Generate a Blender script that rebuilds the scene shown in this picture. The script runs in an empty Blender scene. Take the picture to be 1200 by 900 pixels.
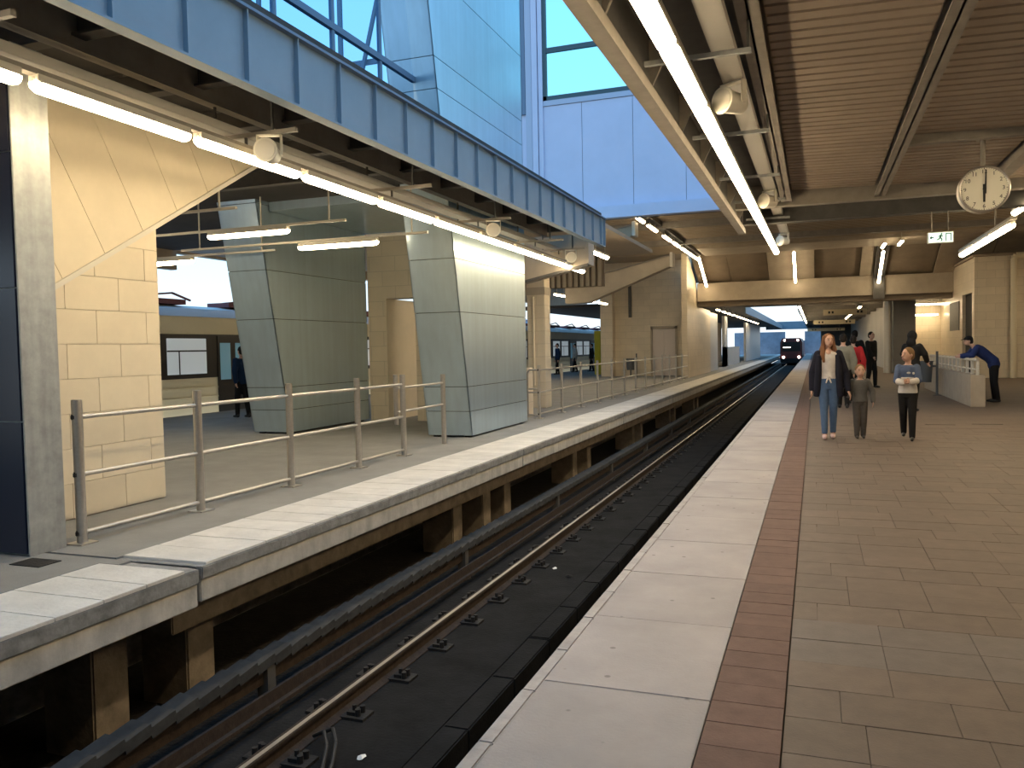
import bpy, bmesh, math, random
from mathutils import Vector, Matrix
random.seed(11)
SC = bpy.context.scene
COL = SC.collection
PI = math.pi

# ------------------------------------------------------------------ camera
F_PX, YAW, PITCH, ROLL, EYE = 965.5, -.353116, -.0421366, -.020319, 1.55
fw = Vector((math.sin(YAW)*math.cos(PITCH), math.cos(YAW)*math.cos(PITCH), math.sin(PITCH)))
r0 = Vector((math.cos(YAW), -math.sin(YAW), 0)); u0 = r0.cross(fw)
cr, sr = math.cos(ROLL), math.sin(ROLL)
rt = r0*cr + u0*sr; up = u0*cr - r0*sr
cd = bpy.data.cameras.new('camera'); cam = bpy.data.objects.new('camera', cd); COL.objects.link(cam)
cd.sensor_width = 36; cd.lens = F_PX/1200*36; cd.clip_end = 600; cd.clip_start = .05
m = Matrix((rt, up, -fw)).transposed().to_4x4(); m.translation = Vector((0, 0, EYE))
cam.matrix_world = m
SC.camera = cam

# ------------------------------------------------------------------ sky, exposure
w = bpy.data.worlds.new('sky'); SC.world = w; w.use_nodes = True
nt = w.node_tree; nt.nodes.clear()
tc = nt.nodes.new('ShaderNodeTexCoord'); sp = nt.nodes.new('ShaderNodeSeparateXYZ')
rp = nt.nodes.new('ShaderNodeValToRGB'); bg = nt.nodes.new('ShaderNodeBackground'); ow = nt.nodes.new('ShaderNodeOutputWorld')
nt.links.new(tc.outputs['Generated'], sp.inputs[0]); nt.links.new(sp.outputs['Z'], rp.inputs[0])
nt.links.new(rp.outputs[0], bg.inputs[0]); nt.links.new(bg.outputs[0], ow.inputs[0])
e = rp.color_ramp.elements
e[0].position = 0.0; e[0].color = (.74, .80, .84, 1)
e[1].position = .55; e[1].color = (.235, .64, 1.2, 1)
x = e.new(.10); x.color = (.62, .80, .92, 1)
x = e.new(.25); x.color = (.38, .74, 1.0, 1)
bg.inputs[1].default_value = 1.55
SC.view_settings.view_transform = 'Standard'; SC.view_settings.look = 'None'
SC.view_settings.gamma = 1; SC.view_settings.use_curve_mapping = False
SC.view_settings.exposure = 0.0
SC.cycles.use_denoising = True
SC.cycles.max_bounces = 7; SC.cycles.diffuse_bounces = 4; SC.cycles.sample_clamp_indirect = 6.0
TUBE = 39.0

# ------------------------------------------------------------------ materials
MATS = {}
def lin(c):
    return tuple(((v/255+.055)/1.055)**2.4 if v > 10 else v/255/12.92 for v in c)
def mat(name, col, rough=.65, metal=0., noise=None, bump=None, rnd=0., emit=0., ecol=None, spec=.4, spots=None, brick=None, streak=None, alpha=None):
    """Procedural surface: noise=(scale, amount), bump=(scale, strength), rnd = tint spread between pieces, brick=(axis, w, h, dark)"""
    if name in MATS: return MATS[name]
    M = bpy.data.materials.new(name); M.use_nodes = True; t = M.node_tree; N = t.nodes; L = t.links
    p = N['Principled BSDF']
    p.inputs['Roughness'].default_value = rough; p.inputs['Metallic'].default_value = metal
    p.inputs['Specular IOR Level'].default_value = spec
    geo = N.new('ShaderNodeNewGeometry')
    c = N.new('ShaderNodeRGB'); c.outputs[0].default_value = (*col, 1); cur = c.outputs[0]
    def mul(a, fac_socket, dark, bright):
        r = N.new('ShaderNodeMapRange'); r.inputs['To Min'].default_value = dark; r.inputs['To Max'].default_value = bright
        L.new(fac_socket, r.inputs['Value'])
        v = N.new('ShaderNodeVectorMath'); v.operation = 'SCALE'; L.new(a, v.inputs[0]); L.new(r.outputs[0], v.inputs['Scale'])
        return v.outputs[0], r
    if noise:
        n = N.new('ShaderNodeTexNoise'); n.inputs['Scale'].default_value = noise[0]; n.inputs['Detail'].default_value = 6; n.inputs['Roughness'].default_value = .65
        L.new(geo.outputs['Position'], n.inputs['Vector'])
        cur, r = mul(cur, n.outputs['Fac'], 1-noise[1], 1+noise[1]); r.inputs['From Min'].default_value = .3; r.inputs['From Max'].default_value = .7
    if streak:
        mp = N.new('ShaderNodeMapping'); mp.inputs['Scale'].default_value = streak[0]; L.new(geo.outputs['Position'], mp.inputs['Vector'])
        n = N.new('ShaderNodeTexNoise'); n.inputs['Scale'].default_value = 1; n.inputs['Detail'].default_value = 4
        L.new(mp.outputs[0], n.inputs['Vector'])
        cur, r = mul(cur, n.outputs['Fac'], 1-streak[1], 1+streak[1]); r.inputs['From Min'].default_value = .3; r.inputs['From Max'].default_value = .7
    if spots:
        vo = N.new('ShaderNodeTexVoronoi'); vo.inputs['Scale'].default_value = spots[0]; vo.inputs['Randomness'].default_value = 1
        L.new(geo.outputs['Position'], vo.inputs['Vector'])
        cur, r = mul(cur, vo.outputs['Distance'], spots[2], 1); r.inputs['From Min'].default_value = spots[1]*.6; r.inputs['From Max'].default_value = spots[1]
    if brick:
        s = N.new('ShaderNodeSeparateXYZ'); L.new(geo.outputs['Position'], s.inputs[0])
        k = N.new('ShaderNodeCombineXYZ'); L.new(s.outputs[{'x': 'Y', 'y': 'X', 'z': 'X'}[brick[0]]], k.inputs[0]); L.new(s.outputs['Y' if brick[0] == 'z' else 'Z'], k.inputs[1])
        b = N.new('ShaderNodeTexBrick'); L.new(k.outputs[0], b.inputs['Vector']); b.inputs['Scale'].default_value = 1
        b.inputs['Brick Width'].default_value = brick[1]; b.inputs['Row Height'].default_value = brick[2]; b.inputs['Mortar Size'].default_value = .006
        b.inputs['Color1'].default_value = (1, 1, 1, 1); b.inputs['Color2'].default_value = (.92, .92, .92, 1); b.inputs['Mortar'].default_value = (brick[3],)*3+(1,)
        v = N.new('ShaderNodeVectorMath'); v.operation = 'MULTIPLY'; L.new(cur, v.inputs[0]); L.new(b.outputs['Color'], v.inputs[1]); cur = v.outputs[0]
    if rnd:
        oi = N.new('ShaderNodeObjectInfo'); cur, r = mul(cur, oi.outputs['Random'], 1-rnd, 1+rnd)
    L.new(cur, p.inputs['Base Color'])
    if bump:
        n = N.new('ShaderNodeTexNoise'); n.inputs['Scale'].default_value = bump[0]; n.inputs['Detail'].default_value = 5
        L.new(geo.outputs['Position'], n.inputs['Vector'])
        bp = N.new('ShaderNodeBump'); bp.inputs['Strength'].default_value = bump[1]; bp.inputs['Distance'].default_value = .02
        L.new(n.outputs['Fac'], bp.inputs['Height']); L.new(bp.outputs[0], p.inputs['Normal'])
    if emit:
        p.inputs['Emission Color'].default_value = (*(ecol or col), 1); p.inputs['Emission Strength'].default_value = emit
    MATS[name] = M
    return M
def glass(name, col, rough=.0):
    M = bpy.data.materials.new(name); M.use_nodes = True; t = M.node_tree; N = t.nodes; L = t.links; N.clear()
    o = N.new('ShaderNodeOutputMaterial'); a = N.new('ShaderNodeBsdfTransparent'); a.inputs[0].default_value = (*col, 1)
    g = N.new('ShaderNodeBsdfGlossy'); g.inputs['Roughness'].default_value = .02
    mx = N.new('ShaderNodeMixShader'); fr = N.new('ShaderNodeLayerWeight'); fr.inputs[0].default_value = .35
    pw = N.new('ShaderNodeMath'); pw.operation = 'POWER'; pw.inputs[1].default_value = 4; L.new(fr.outputs['Facing'], pw.inputs[0])
    L.new(pw.outputs[0], mx.inputs[0]); L.new(a.outputs[0], mx.inputs[1]); L.new(g.outputs[0], mx.inputs[2]); L.new(mx.outputs[0], o.inputs[0])
    MATS[name] = M
    return M

WHITE_SLAB = mat('pale_concrete_slab', (.375, .338, .318), .8, noise=(1.6, .12), bump=(60, .12), rnd=.05, spots=(5.5, .10, .60), spec=.2)
COPING = mat('pale_concrete_coping', (.385, .35, .325), .8, noise=(6, .18), bump=(40, .15), rnd=.08, spec=.2)
BROWN = mat('red_brown_tile', (.150, .092, .072), .75, noise=(8, .14), bump=(80, .1), rnd=.08, spec=.25)
BROWN_FAR = mat('red_brown_tile_far', (.150, .092, .072), .75, noise=(8, .14), brick=('z', .305, .21, .6), spec=.25)
TAN = mat('tan_paving_tile', (.132, .099, .077), .62, noise=(7, .13), bump=(80, .08), rnd=.09, spec=.35)
TAN_GREY = mat('grey_paving_tile', (.136, .112, .096), .6, noise=(7, .13), bump=(80, .08), rnd=.07, spec=.35)
TAN_FAR = mat('tan_paving_far', (.132, .099, .077), .62, noise=(1.2, .14), brick=('z', .44, .325, .72), spec=.35)
JOINT = mat('dark_joint_mortar', (.105, .085, .07), .9)
ASPHALT = mat('grey_platform_paving', (.23, .225, .215), .7, noise=(1.5, .16), bump=(70, .15), spec=.3)
TACTILE = mat('cream_tactile_slab', (.60, .57, .52), .8, noise=(3, .12), bump=(24, .35), rnd=.05, spec=.2)
EDGE_DARK = mat('weathered_edge_concrete', (.24, .235, .225), .8, noise=(9, .3), bump=(30, .3), streak=((3, 3, 20), .12))
EDGE_LIGHT = mat('pale_edge_concrete', (.46, .445, .415), .8, noise=(5, .18), bump=(30, .2), streak=((9, 9, 1), .12))
PIER = mat('brown_pier_concrete', (.26, .21, .16), .85, noise=(5, .3), bump=(18, .3))
BALLAST = mat('shade_dark_track_ground', (.022, .018, .015), .95, noise=(5, .45), bump=(25, .8))  # near black: the platform overhang's shade is put into this colour
TRACKSLAB = mat('sooty_track_slab', (.018, .018, .0185), .95, noise=(2.2, .35), bump=(35, .3), spec=.08)
RUST = mat('rusty_rail_steel', (.055, .039, .030), .8, metal=.3, noise=(14, .3), bump=(50, .2))
RAILTOP = mat('polished_rail_steel', (.72, .67, .60), .33, metal=.85)
BLACKIRON = mat('black_fastener_iron', (.028, .026, .025), .7, metal=.4, bump=(40, .3))
COVER = mat('grey_third_rail_cover', (.040, .039, .037), .9, noise=(9, .3), rnd=.12)
GALV = mat('galvanised_steel', (.36, .37, .36), .5, metal=.55, noise=(9, .16), streak=((14, 14, 1.2), .1))
NAVY = mat('navy_enamel_panel', (.018, .022, .042), .22, spec=.6)
BEIGE = mat('beige_ceramic_panel', (.66, .57, .42), .42, noise=(2.5, .05), rnd=.035, spec=.45)
BEIGE_JOINT = mat('beige_panel_joint', (.46, .39, .285), .8)
BEIGE_Y = mat('beige_tiled_wall_facing_track_end', (.67, .575, .43), .5, noise=(1.5, .06), brick=('y', .65, .335, .72))
BEIGE_X = mat('beige_tiled_wall_along_track', (.62, .53, .40), .4, noise=(1.5, .06), brick=('x', .65, .335, .75))
TEAL = mat('blue_green_metal_cladding', (.50, .62, .70), .28, metal=.7, noise=(1.2, .05), rnd=.03, streak=((9, 9, .3), .05), spec=.5)
TEAL_GAP = mat('dark_cladding_joint', (.05, .065, .07), .7)
STEEL = mat('brushed_stainless_steel', (.52, .49, .45), .34, metal=.9, noise=(30, .08))
GIRDER = mat('blue_grey_girder_paint', (.19, .25, .31), .55, noise=(2, .07), metal=.2)
BROWNSTEEL = mat('brown_grey_painted_steel', (.28, .25, .215), .6, noise=(4, .14))
DARKSTEEL = mat('dark_roof_steel', (.085, .08, .075), .65, noise=(4, .2))
DARKCEIL = mat('dark_canopy_underside', (.05, .045, .042), .85, noise=(2, .2))
SLAT = mat('tan_ceiling_slat', (.36, .29, .225), .6, noise=(2, .08), rnd=.05)
SLATGAP = mat('dark_slat_gap', (.03, .025, .02), .9)
HIGHCEIL = mat('tan_corrugated_sheet', (.36, .29, .21), .5, noise=(1.2, .1), metal=.15)
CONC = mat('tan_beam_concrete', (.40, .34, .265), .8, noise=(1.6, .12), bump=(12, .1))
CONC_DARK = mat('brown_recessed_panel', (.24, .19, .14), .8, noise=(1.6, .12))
GREYWALL = mat('dark_grey_wall_panel', (.17, .165, .155), .7, noise=(1.5, .08), brick=('y', 1.2, .6, .8))
TRAY = mat('perforated_zinc_tray', (.42, .40, .36), .5, metal=.4, spots=(28, .016, .25))
HOUSING = mat('cream_lamp_housing', (.62, .58, .50), .5)
PLASTIC = mat('cream_speaker_plastic', (.72, .68, .58), .45)
DIFF = mat('lit_lamp_diffuser', (.9, .88, .8), .4, emit=TUBE, ecol=(1.0, .79, .49))
BLUEWALL = mat('pale_blue_grey_wall_panel', (.55, .55, .68), .5, noise=(1.2, .04), rnd=.02, metal=.1)
BLUETRIM = mat('blue_grey_trim', (.42, .44, .54), .45, metal=.2)
FRAME = mat('dark_teal_window_frame', (.05, .085, .10), .5)
FRAME_BLUE = mat('slate_blue_window_frame', (.14, .19, .27), .5)
GLASS = glass('pale_green_window_glass', (.80, .97, .98))
GLASS_BLUE = glass('cool_tinted_glass', (.72, .85, .95))
METALPANEL = mat('brushed_grey_sheet', (.55, .54, .52), .4, metal=.4, streak=((6, 6, .4), .06))
WHITEDOOR = mat('off_white_door_paint', (.62, .54, .48), .5)
DARKVOID = mat('unlit_doorway', (.03, .028, .026), .9)  # near-black colour of sheets standing in for shade inside openings
CLOCKFACE = mat('cream_clock_face', (.85, .82, .70), .4)
BLACK = mat('matt_black', (.02, .02, .02), .6)
WHITE = mat('matt_white', (.75, .75, .73), .6)
SIGNLIT = mat('lit_exit_sign_panel', (.75, .9, .85), .4, emit=.9, ecol=(.75, 1, .92))
SIGNGREEN = mat('exit_sign_green', (.01, .10, .05), .5)
SIGNBEIGE = mat('cream_hanging_sign', (.62, .52, .34), .5)
TRAINCREAM = mat('cream_train_paint', (.66, .60, .42), .4, noise=(1, .04))
TRAINBLACK = mat('black_train_window_band', (.013, .012, .012), .35, spec=.3)
TRAINWIN = mat('lit_train_interior_pane', (.62, .66, .66), .3, emit=.22, ecol=(.8, .92, 1))
TRAINBLUE = mat('glowing_blue_door_glass', (.18, .40, .55), .4, emit=.12)  # faint glow stands in for the lit interior behind door glass
TRAINROOF = mat('pale_train_roof', (.55, .54, .54), .5)
TRAINRED = mat('maroon_roof_gear', (.16, .05, .06), .6)
METRORED = mat('dark_red_train_paint', (.10, .022, .022), .4)
HEADLAMP = mat('white_headlamp', (1, 1, 1), .3, emit=14, ecol=(1, .95, .85))
DISPLAY = mat('amber_destination_display', (.9, .8, .6), .4, emit=2.5, ecol=(1, .9, .75))
YELLOW = mat('yellow_post_paint', (.62, .50, .02), .5)
BLUESIGN = mat('light_blue_billboard', (.28, .50, .85), .5)
BIN = mat('dark_grey_litter_bin', (.10, .105, .11), .6)
PARAPET = mat('pale_parapet_render', (.38, .32, .25), .8, noise=(3, .1))
PIPE = mat('cream_downpipe', (.66, .58, .42), .45)
LEAF = mat('grey_green_foliage', (.10, .17, .12), .9, noise=(3, .4))
BARK = mat('brown_bark', (.12, .08, .05), .9)

# ------------------------------------------------------------------ geometry helpers
class MB:
    def __init__(s): s.v = []; s.f = []; s.m = []; s.sm = []
    def add(s, vs, fs, m=0, smooth=False):
        o = len(s.v); s.v += [tuple(v) for v in vs]
        for f in fs: s.f.append(tuple(i+o for i in f)); s.m.append(m); s.sm.append(smooth)
        return s
    def box(s, x0, x1, y0, y1, z0, z1, m=0):
        vs = [(x, y, z) for z in (z0, z1) for y in (y0, y1) for x in (x0, x1)]
        return s.add(vs, [(0, 2, 3, 1), (4, 5, 7, 6), (0, 1, 5, 4), (2, 6, 7, 3), (0, 4, 6, 2), (1, 3, 7, 5)], m)
    def prism(s, pts, d, m=0):
        n = len(pts); d = Vector(d); a = [Vector(p) for p in pts]
        nrm = Vector((0, 0, 0))
        for i in range(n): nrm += a[i].cross(a[(i+1) % n])
        if nrm.dot(d) > 0: a = a[::-1]
        vs = a+[p+d for p in a]
        fs = [tuple(range(n)), tuple(range(2*n-1, n-1, -1))]+[(i, i+n, (i+1) % n+n, (i+1) % n) for i in range(n)]
        return s.add(vs, fs, m)
    def bar(s, p0, p1, wd, h, m=0, upv=(0, 0, 1)):
        p0, p1 = Vector(p0), Vector(p1); t = (p1-p0).normalized(); u = Vector(upv)
        a = t.cross(u)
        if a.length < 1e-4: a = t.cross(Vector((0, 1, 0)))
        a.normalize(); b = a.cross(t)
        return s.prism([p0+a*wd/2+b*h/2, p0-a*wd/2+b*h/2, p0-a*wd/2-b*h/2, p0+a*wd/2-b*h/2], p1-p0, m)
    def cyl(s, p0, p1, r0, r1=None, n=12, m=0, cap=True):
        r1 = r0 if r1 is None else r1; p0, p1 = Vector(p0), Vector(p1); t = (p1-p0).normalized()
        a = t.orthogonal().normalized(); b = t.cross(a)
        vs = []
        for p, r in ((p0, r0), (p1, r1)):
            vs += [p+(a*math.cos(2*PI*i/n)+b*math.sin(2*PI*i/n))*r for i in range(n)]
        s.add(vs, [(i, (i+1) % n, (i+1) % n+n, i+n) for i in range(n)], m, True)
        if cap: s.add(vs, [tuple(range(n-1, -1, -1)), tuple(range(n, 2*n))], m)
        return s
    def tube(s, pts, r, n=8, m=0):
        for i in range(len(pts)-1): s.cyl(pts[i], pts[i+1], r, r, n, m)
        return s
    def ell(s, c, rx, ry, rz, n=14, k=10, m=0, R=None):
        c = Vector(c); vs = []; fs = []
        for j in range(1, k):
            ph = PI*j/k
            for i in range(n):
                q = Vector((rx*math.sin(ph)*math.cos(2*PI*i/n), ry*math.sin(ph)*math.sin(2*PI*i/n), rz*math.cos(ph)))
                vs.append(c+(R @ q if R else q))
        tp = Vector((0, 0, rz)); vs += [c+(R @ tp if R else tp), c-(R @ tp if R else tp)]; T = len(vs)-2
        for j in range(k-2):
            for i in range(n): fs.append((j*n+i, (j+1)*n+i, (j+1)*n+(i+1) % n, j*n+(i+1) % n))
        for i in range(n): fs.append((T, i, (i+1) % n)); fs.append((T+1, (k-2)*n+(i+1) % n, (k-2)*n+i))
        return s.add(vs, fs, m, True)
    def cap(s, p0, p1, r0, r1=None, m=0):
        r1 = r0 if r1 is None else r1
        s.cyl(p0, p1, r0, r1, 12, m); s.ell(p0, r0, r0, r0, 12, 8, m); s.ell(p1, r1, r1, r1, 12, 8, m); return s
    def loft(s, secs, m=0, n=18, X=Vector((1, 0, 0))):
        cs = [Vector(q[0]) for q in secs]; vs = []
        for i, (c, rx, ry) in enumerate(secs):
            t = (cs[min(i+1, len(cs)-1)]-cs[max(i-1, 0)]).normalized(); u = t.cross(X).normalized()
            vs += [cs[i]+X*rx*math.cos(2*PI*k/n)+u*ry*math.sin(2*PI*k/n) for k in range(n)]
        fs = [(j*n+i, j*n+(i+1) % n, (j+1)*n+(i+1) % n, (j+1)*n+i) for j in range(len(secs)-1) for i in range(n)]
        fs += [tuple(range(n-1, -1, -1)), tuple(range((len(secs)-1)*n, len(secs)*n))]
        return s.add(vs, fs, m, True)
    def mesh(s, name, off=(0, 0, 0), bevel=0):
        me = bpy.data.meshes.new(name); o = Vector(off)
        me.from_pydata([tuple(Vector(v)-o) for v in s.v], [], s.f)
        me.polygons.foreach_set('material_index', s.m); me.polygons.foreach_set('use_smooth', s.sm)
        if bevel:
            bm = bmesh.new(); bm.from_mesh(me)
            bmesh.ops.bevel(bm, geom=[ed for ed in bm.edges if len(ed.link_faces) == 2 and ed.calc_face_angle(0) > .5], offset=bevel, segments=2, affect='EDGES', clamp_overlap=True)
            bm.to_mesh(me); bm.free()
        me.update(); return me
ORG = {}
def tag(o, label=None, cat=None, group=None, kind=None):
    if label: o['label'] = label
    if cat: o['category'] = cat
    if group: o['group'] = group
    if kind: o['kind'] = kind
    return o
def thing(name, label, cat, loc=(0, 0, 0), group=None, kind=None, rz=0):
    o = bpy.data.objects.new(name, None); COL.objects.link(o); o.location = loc; o.rotation_euler[2] = rz
    o.empty_display_size = .1; ORG[o.name] = Vector(loc)
    return tag(o, label, cat, group, kind)
def put(name, mb, mats, parent=None, bevel=0, label=None, cat=None, group=None, kind=None):
    """one mesh object from shapes given in world coordinates"""
    if parent is not None: off = ORG[parent.name]
    else:
        xs = list(zip(*mb.v)); off = Vector(((min(xs[0])+max(xs[0]))/2, (min(xs[1])+max(xs[1]))/2, min(xs[2])))
    me = mb.mesh(name, off, bevel)
    for k in (mats if isinstance(mats, (list, tuple)) else [mats]): me.materials.append(k)
    o = bpy.data.objects.new(name, me); COL.objects.link(o)
    if parent is not None: o.parent = parent
    else: o.location = off
    ORG[o.name] = off
    return tag(o, label, cat, group, kind)
def inst(name, me, parent, loc, rot=None, scale=None):
    o = bpy.data.objects.new(name, me); COL.objects.link(o)
    if parent is not None: o.parent = parent; o.location = Vector(loc)-ORG[parent.name]
    else: o.location = loc
    if rot: o.rotation_euler = rot
    if scale: o.scale = scale
    ORG[o.name] = Vector(loc)
    return o
def local_mesh(name, mb, mats, bevel=0):
    me = mb.mesh(name, (0, 0, 0), bevel)
    for k in (mats if isinstance(mats, (list, tuple)) else [mats]): me.materials.append(k)
    return me
ORD = ['first', 'second', 'third', 'fourth', 'fifth', 'sixth', 'seventh', 'eighth', 'ninth', 'tenth', 'eleventh', 'twelfth', 'thirteenth', 'fourteenth', 'fifteenth', 'sixteenth']

# ------------------------------------------------------------------ right platform
fr = thing('floor_right', 'right platform floor with tan tiles, a red-brown strip and pale edge slabs', 'floor', (3, 20, -1.4), kind='structure')
put('platform_base', MB().box(-1.2, 10.5, -8, 130, -.30, -.022).box(-1.42, -1.2, -8, 130, -1.5, -.30), JOINT, fr)
put('tile_bed', MB().box(-.125, 10.5, 17.2, 130, -.022, 0).box(4.6, 10.5, -8, 17.2, -.022, 0).box(-.125, 4.6, -8, 1.9, -.022, 0), TAN_FAR, fr)
put('brown_strip', MB().box(-.43, -.133, 16, 130, -.022, 0).box(-.43, -.133, -8, 1.9, -.022, 0), BROWN_FAR, fr)
put('edge_strip', MB().box(-1.265, -.44, 46.95, 130, -.16, 0).box(-1.265, -.44, -8, 1.63, -.16, 0), WHITE_SLAB, fr)
slab = local_mesh('edge_slab', MB().box(-.380, .380, -.4905, .4905, -.06, 0), WHITE_SLAB, .003)
for k in range(46):
    inst('edge_slab', slab, fr, (-.817, 1.63+.985*(k+.5), random.uniform(-.002, .002)))
cop = local_mesh('coping_piece', MB().box(-.033, .033, -.262, .262, -.16, 0), COPING, .006)
for k in range(86):
    inst('coping_piece', cop, fr, (-1.233, 1.9+.527*(k-.5), random.uniform(-.003, .001)))
bt = local_mesh('brown_tile', MB().box(-.150, .150, -.1038, .1038, -.022, 0), BROWN, .0015)
for k in range(67):
    inst('brown_tile', bt, fr, (-.281, 1.94+.21*(k+.5), random.uniform(-.0015, .0015)))
tt = local_mesh('paving_tile', MB().box(-.2189, .2189, -.1614, .1614, -.022, 0), TAN, .0015)
tg = local_mesh('paving_tile', MB().box(-.2189, .2189, -.1614, .1614, -.022, 0), TAN_GREY, .0015)
tiles = []
fill = MB()
rows = [1.925+.325*k for k in range(47)]
for k, y in enumerate(rows):
    off = [0, .13, 0, .31, .22, 0, .13][(k*5) % 7]
    x = -.125-off
    while x < 4.6:
        tiles.append((x, y, k))
        x += .44
def seen(t): return t[0]+.44 > -.2 and t[0] < .205*t[1]+.35
tiles.sort(key=lambda t: (not seen(t), t[1]))
n = 0
for (x, y, k) in tiles:
    grey = 4.1 < y+.16 < 4.9
    if x < -.126:
        wdt = x+.44+.125
        if wdt < .05: continue
        o = inst('paving_tile', tg if grey else tt, fr, (-.125+wdt/2, y+.1625, 0), scale=((wdt-.004)/.436, 1, 1)); n += 1
    elif n < 296:
        inst('paving_tile', tg if grey else tt, fr, (x+.22, y+.1625, random.uniform(-.0012, .0012))); n += 1
    else:
        fill.box(x+.002, x+.438, y+.002, y+.323, -.022, 0)
put('paving_tile_field', fill, TAN, fr, kind='stuff')
g = MB()
g.box(0, .5, -.012, .012, 0, .004)
gm = local_mesh('drain_slot', g, BLACKIRON)
for x, y in ((1.9, 16.9), (2.7, 17.1)):
    o = inst('drain_slot', gm, fr, (x, y, .0))

# ------------------------------------------------------------------ left platform
fl = thing('floor_left', 'left platform floor, grey paving behind a cream tactile edge', 'floor', (-9, 20, -1.4), kind='structure')
put('platform_base', MB().box(-15.4, -4.32, 4.86, 130, -.28, -.015).box(-15.4, -4.32, -8, 4.82, -.28, -.015).box(-6.4, -6.2, -8, 130, -1.5, -.28), EDGE_DARK, fl)
put('paving', MB().box(-15.4, -5.085, 4.86, 130, -.015, 0).box(-15.4, -5.085, -8, 4.82, -.015, 0).box(-5.085, -4.9, 4.70, 4.82, -.015, .0), ASPHALT, fl)
put('tactile_strip', MB().box(-5.08, -4.28, 44.5, 130, -.015, .004), TACTILE, fl)
ts = local_mesh('tactile_slab', MB().box(-.4, .4, -.178, .178, -.02, .006), TACTILE, .004)
y = 4.92
while y < 44.3:
    inst('tactile_slab', ts, fl, (-4.68, y+.18, random.uniform(-.002, .001))); y += .36
y = 4.50
while y > 0:
    inst('tactile_slab', ts, fl, (-4.66, y-.0, random.uniform(-.002, .001))); y -= .36
edge_pieces = [(-8, 1.2), (1.24, 4.82)] + [(4.86+7.2*i, 4.86+7.2*(i+1)-.03) for i in range(17)]
for (a, b) in edge_pieces:
    d = -.02 if b < 5 else 0
    s = put('edge_beam', MB().box(-4.9, -4.285-d*.5, a, b, -.28+d, -.105+d), EDGE_LIGHT, fl, .008)
    put('coping', MB().box(-4.9, -4.265-d*.5, a, b, -.108+d, -.012+d*.2), EDGE_DARK, fl, .008)
put('ledge_beam', MB().box(-5.1, -4.6, 4.9, 130, -.58, -.28).box(-5.1, -4.75, -8, 4.7, -.40, -.28), PIER, fl, .01)
pm = local_mesh('pier', MB().box(-.25, .25, -.17, .17, -1.45, -.55), PIER, .015)
for y in (1.2, 2.2, 4.66, 5.62, 11.05, 12.2, 13.15, 17.4, 18.6, 23.6, 24.8, 30, 31.2, 36.4, 37.6):
    inst('pier', pm, fl, (-5.22, y, 0))
put('drain_grate', MB().box(-5.72, -5.42, 4.46, 4.66, -.004, .006), BLACKIRON, fl)

# ------------------------------------------------------------------ track
ft = thing('floor_trackbed', 'dark track bed with painted-in shade between the two platforms', 'track bed', (-3, 20, -1.6), kind='structure')
put('ground', MB().box(-6.3, -1.5, -8, 170, -1.6, -1.42), BALLAST, ft)
put('track_slab', MB().box(-3.95, -2.62, -8, 170, -1.42, -1.25), TRACKSLAB, ft, .01)
cb = local_mesh('slab_kerb_block', MB().box(-.105, .105, -.485, .485, -1.42, -1.235), TRACKSLAB, .012)
for k in range(40):
    inst('slab_kerb_block', cb, ft, (-2.51, 2+.985*k, random.uniform(-.006, .006)))
put('kerb_strip', MB().box(-2.61, -2.40, 41, 170, -1.42, -1.237), TRACKSLAB, ft)
def rail(xc, label):
    t = thing('running_rail', label, 'rail', (xc, 60, -1.25))
    prof = [(-.07, -1.25), (.07, -1.25), (.07, -1.238), (.012, -1.215), (.01, -1.14), (.036, -1.128), (.036, -1.106), (.03, -1.1), (-.03, -1.1), (-.036, -1.106), (-.036, -1.128), (-.01, -1.14), (-.012, -1.215), (-.07, -1.238)]
    put('rail_profile', MB().prism([(xc+a, -8, b) for a, b in prof], (0, 178, 0)), RUST, t)
    put('running_surface', MB().box(xc-.006, xc+.028, -8, 170, -1.1005, -1.0985), RAILTOP, t)
    return t
fm = MB()
fm.box(-.10, .10, -.085, .085, 0, .022).box(-.06, .01, -.05, .05, .02, .05).cyl((.03, .035, .02), (.03, .035, .075), .022, n=8).cyl((.03, -.035, .02), (.03, -.035, .075), .022, n=8).cyl((-.02, 0, .03), (-.02, 0, .09), .018, n=8)
fmm = local_mesh('rail_fastener', fm, BLACKIRON)
for xc, lb in ((-3.48, 'shiny-topped running rail along the middle of the track'), (-2.05, 'running rail tucked under the right platform edge')):
    t = rail(xc, lb)
    for k in range(55):
        inst('rail_fastener', fmm, t, (xc+.155, 2.4+.755*k, -1.25)); 
        if xc < -3: inst('rail_fastener', fmm, t, (xc-.155, 2.4+.755*k, -1.25), rot=(0, 0, PI))
# conductor rail with its segmented cover
t = thing('conductor_rail', 'conductor rail under a segmented grey cover beside the left platform', 'rail', (-4.1, 60, -1.42))
put('rail_bar', MB().box(-4.13, -4.05, -8, 108, -1.02, -.90), RUST, t)
put('lower_guard_board', MB().box(-3.965, -3.94, -8, 108, -1.14, -1.04).box(-3.99, -3.90, -8, 108, -1.17, -1.14), RUST, t)
cv = MB(); cv.prism([(-.075, -.112, 0), (.08, -.112, -.012), (.085, -.112, -.085), (.075, -.112, -.085), (.07, -.112, -.02), (-.075, -.112, -.012)], (0, .222, 0))
cvm = local_mesh('cover_segment', cv, COVER)
for k in range(170):
    inst('cover_segment', cvm, t, (-4.08, 2.0+.215*k, -.80), rot=(.12, 0, 0))
put('cover_run', MB().box(-4.155, -4.0, 38.4, 108, -.85, -.80), COVER, t)
im = MB(); im.cyl((0, 0, -1.25), (0, 0, -1.17), .07, .055, 10).ell((0, 0, -1.15), .075, .075, .05, 10, 6)
im.box(-.08, .02, -.05, .05, -1.15, -.82)
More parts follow.
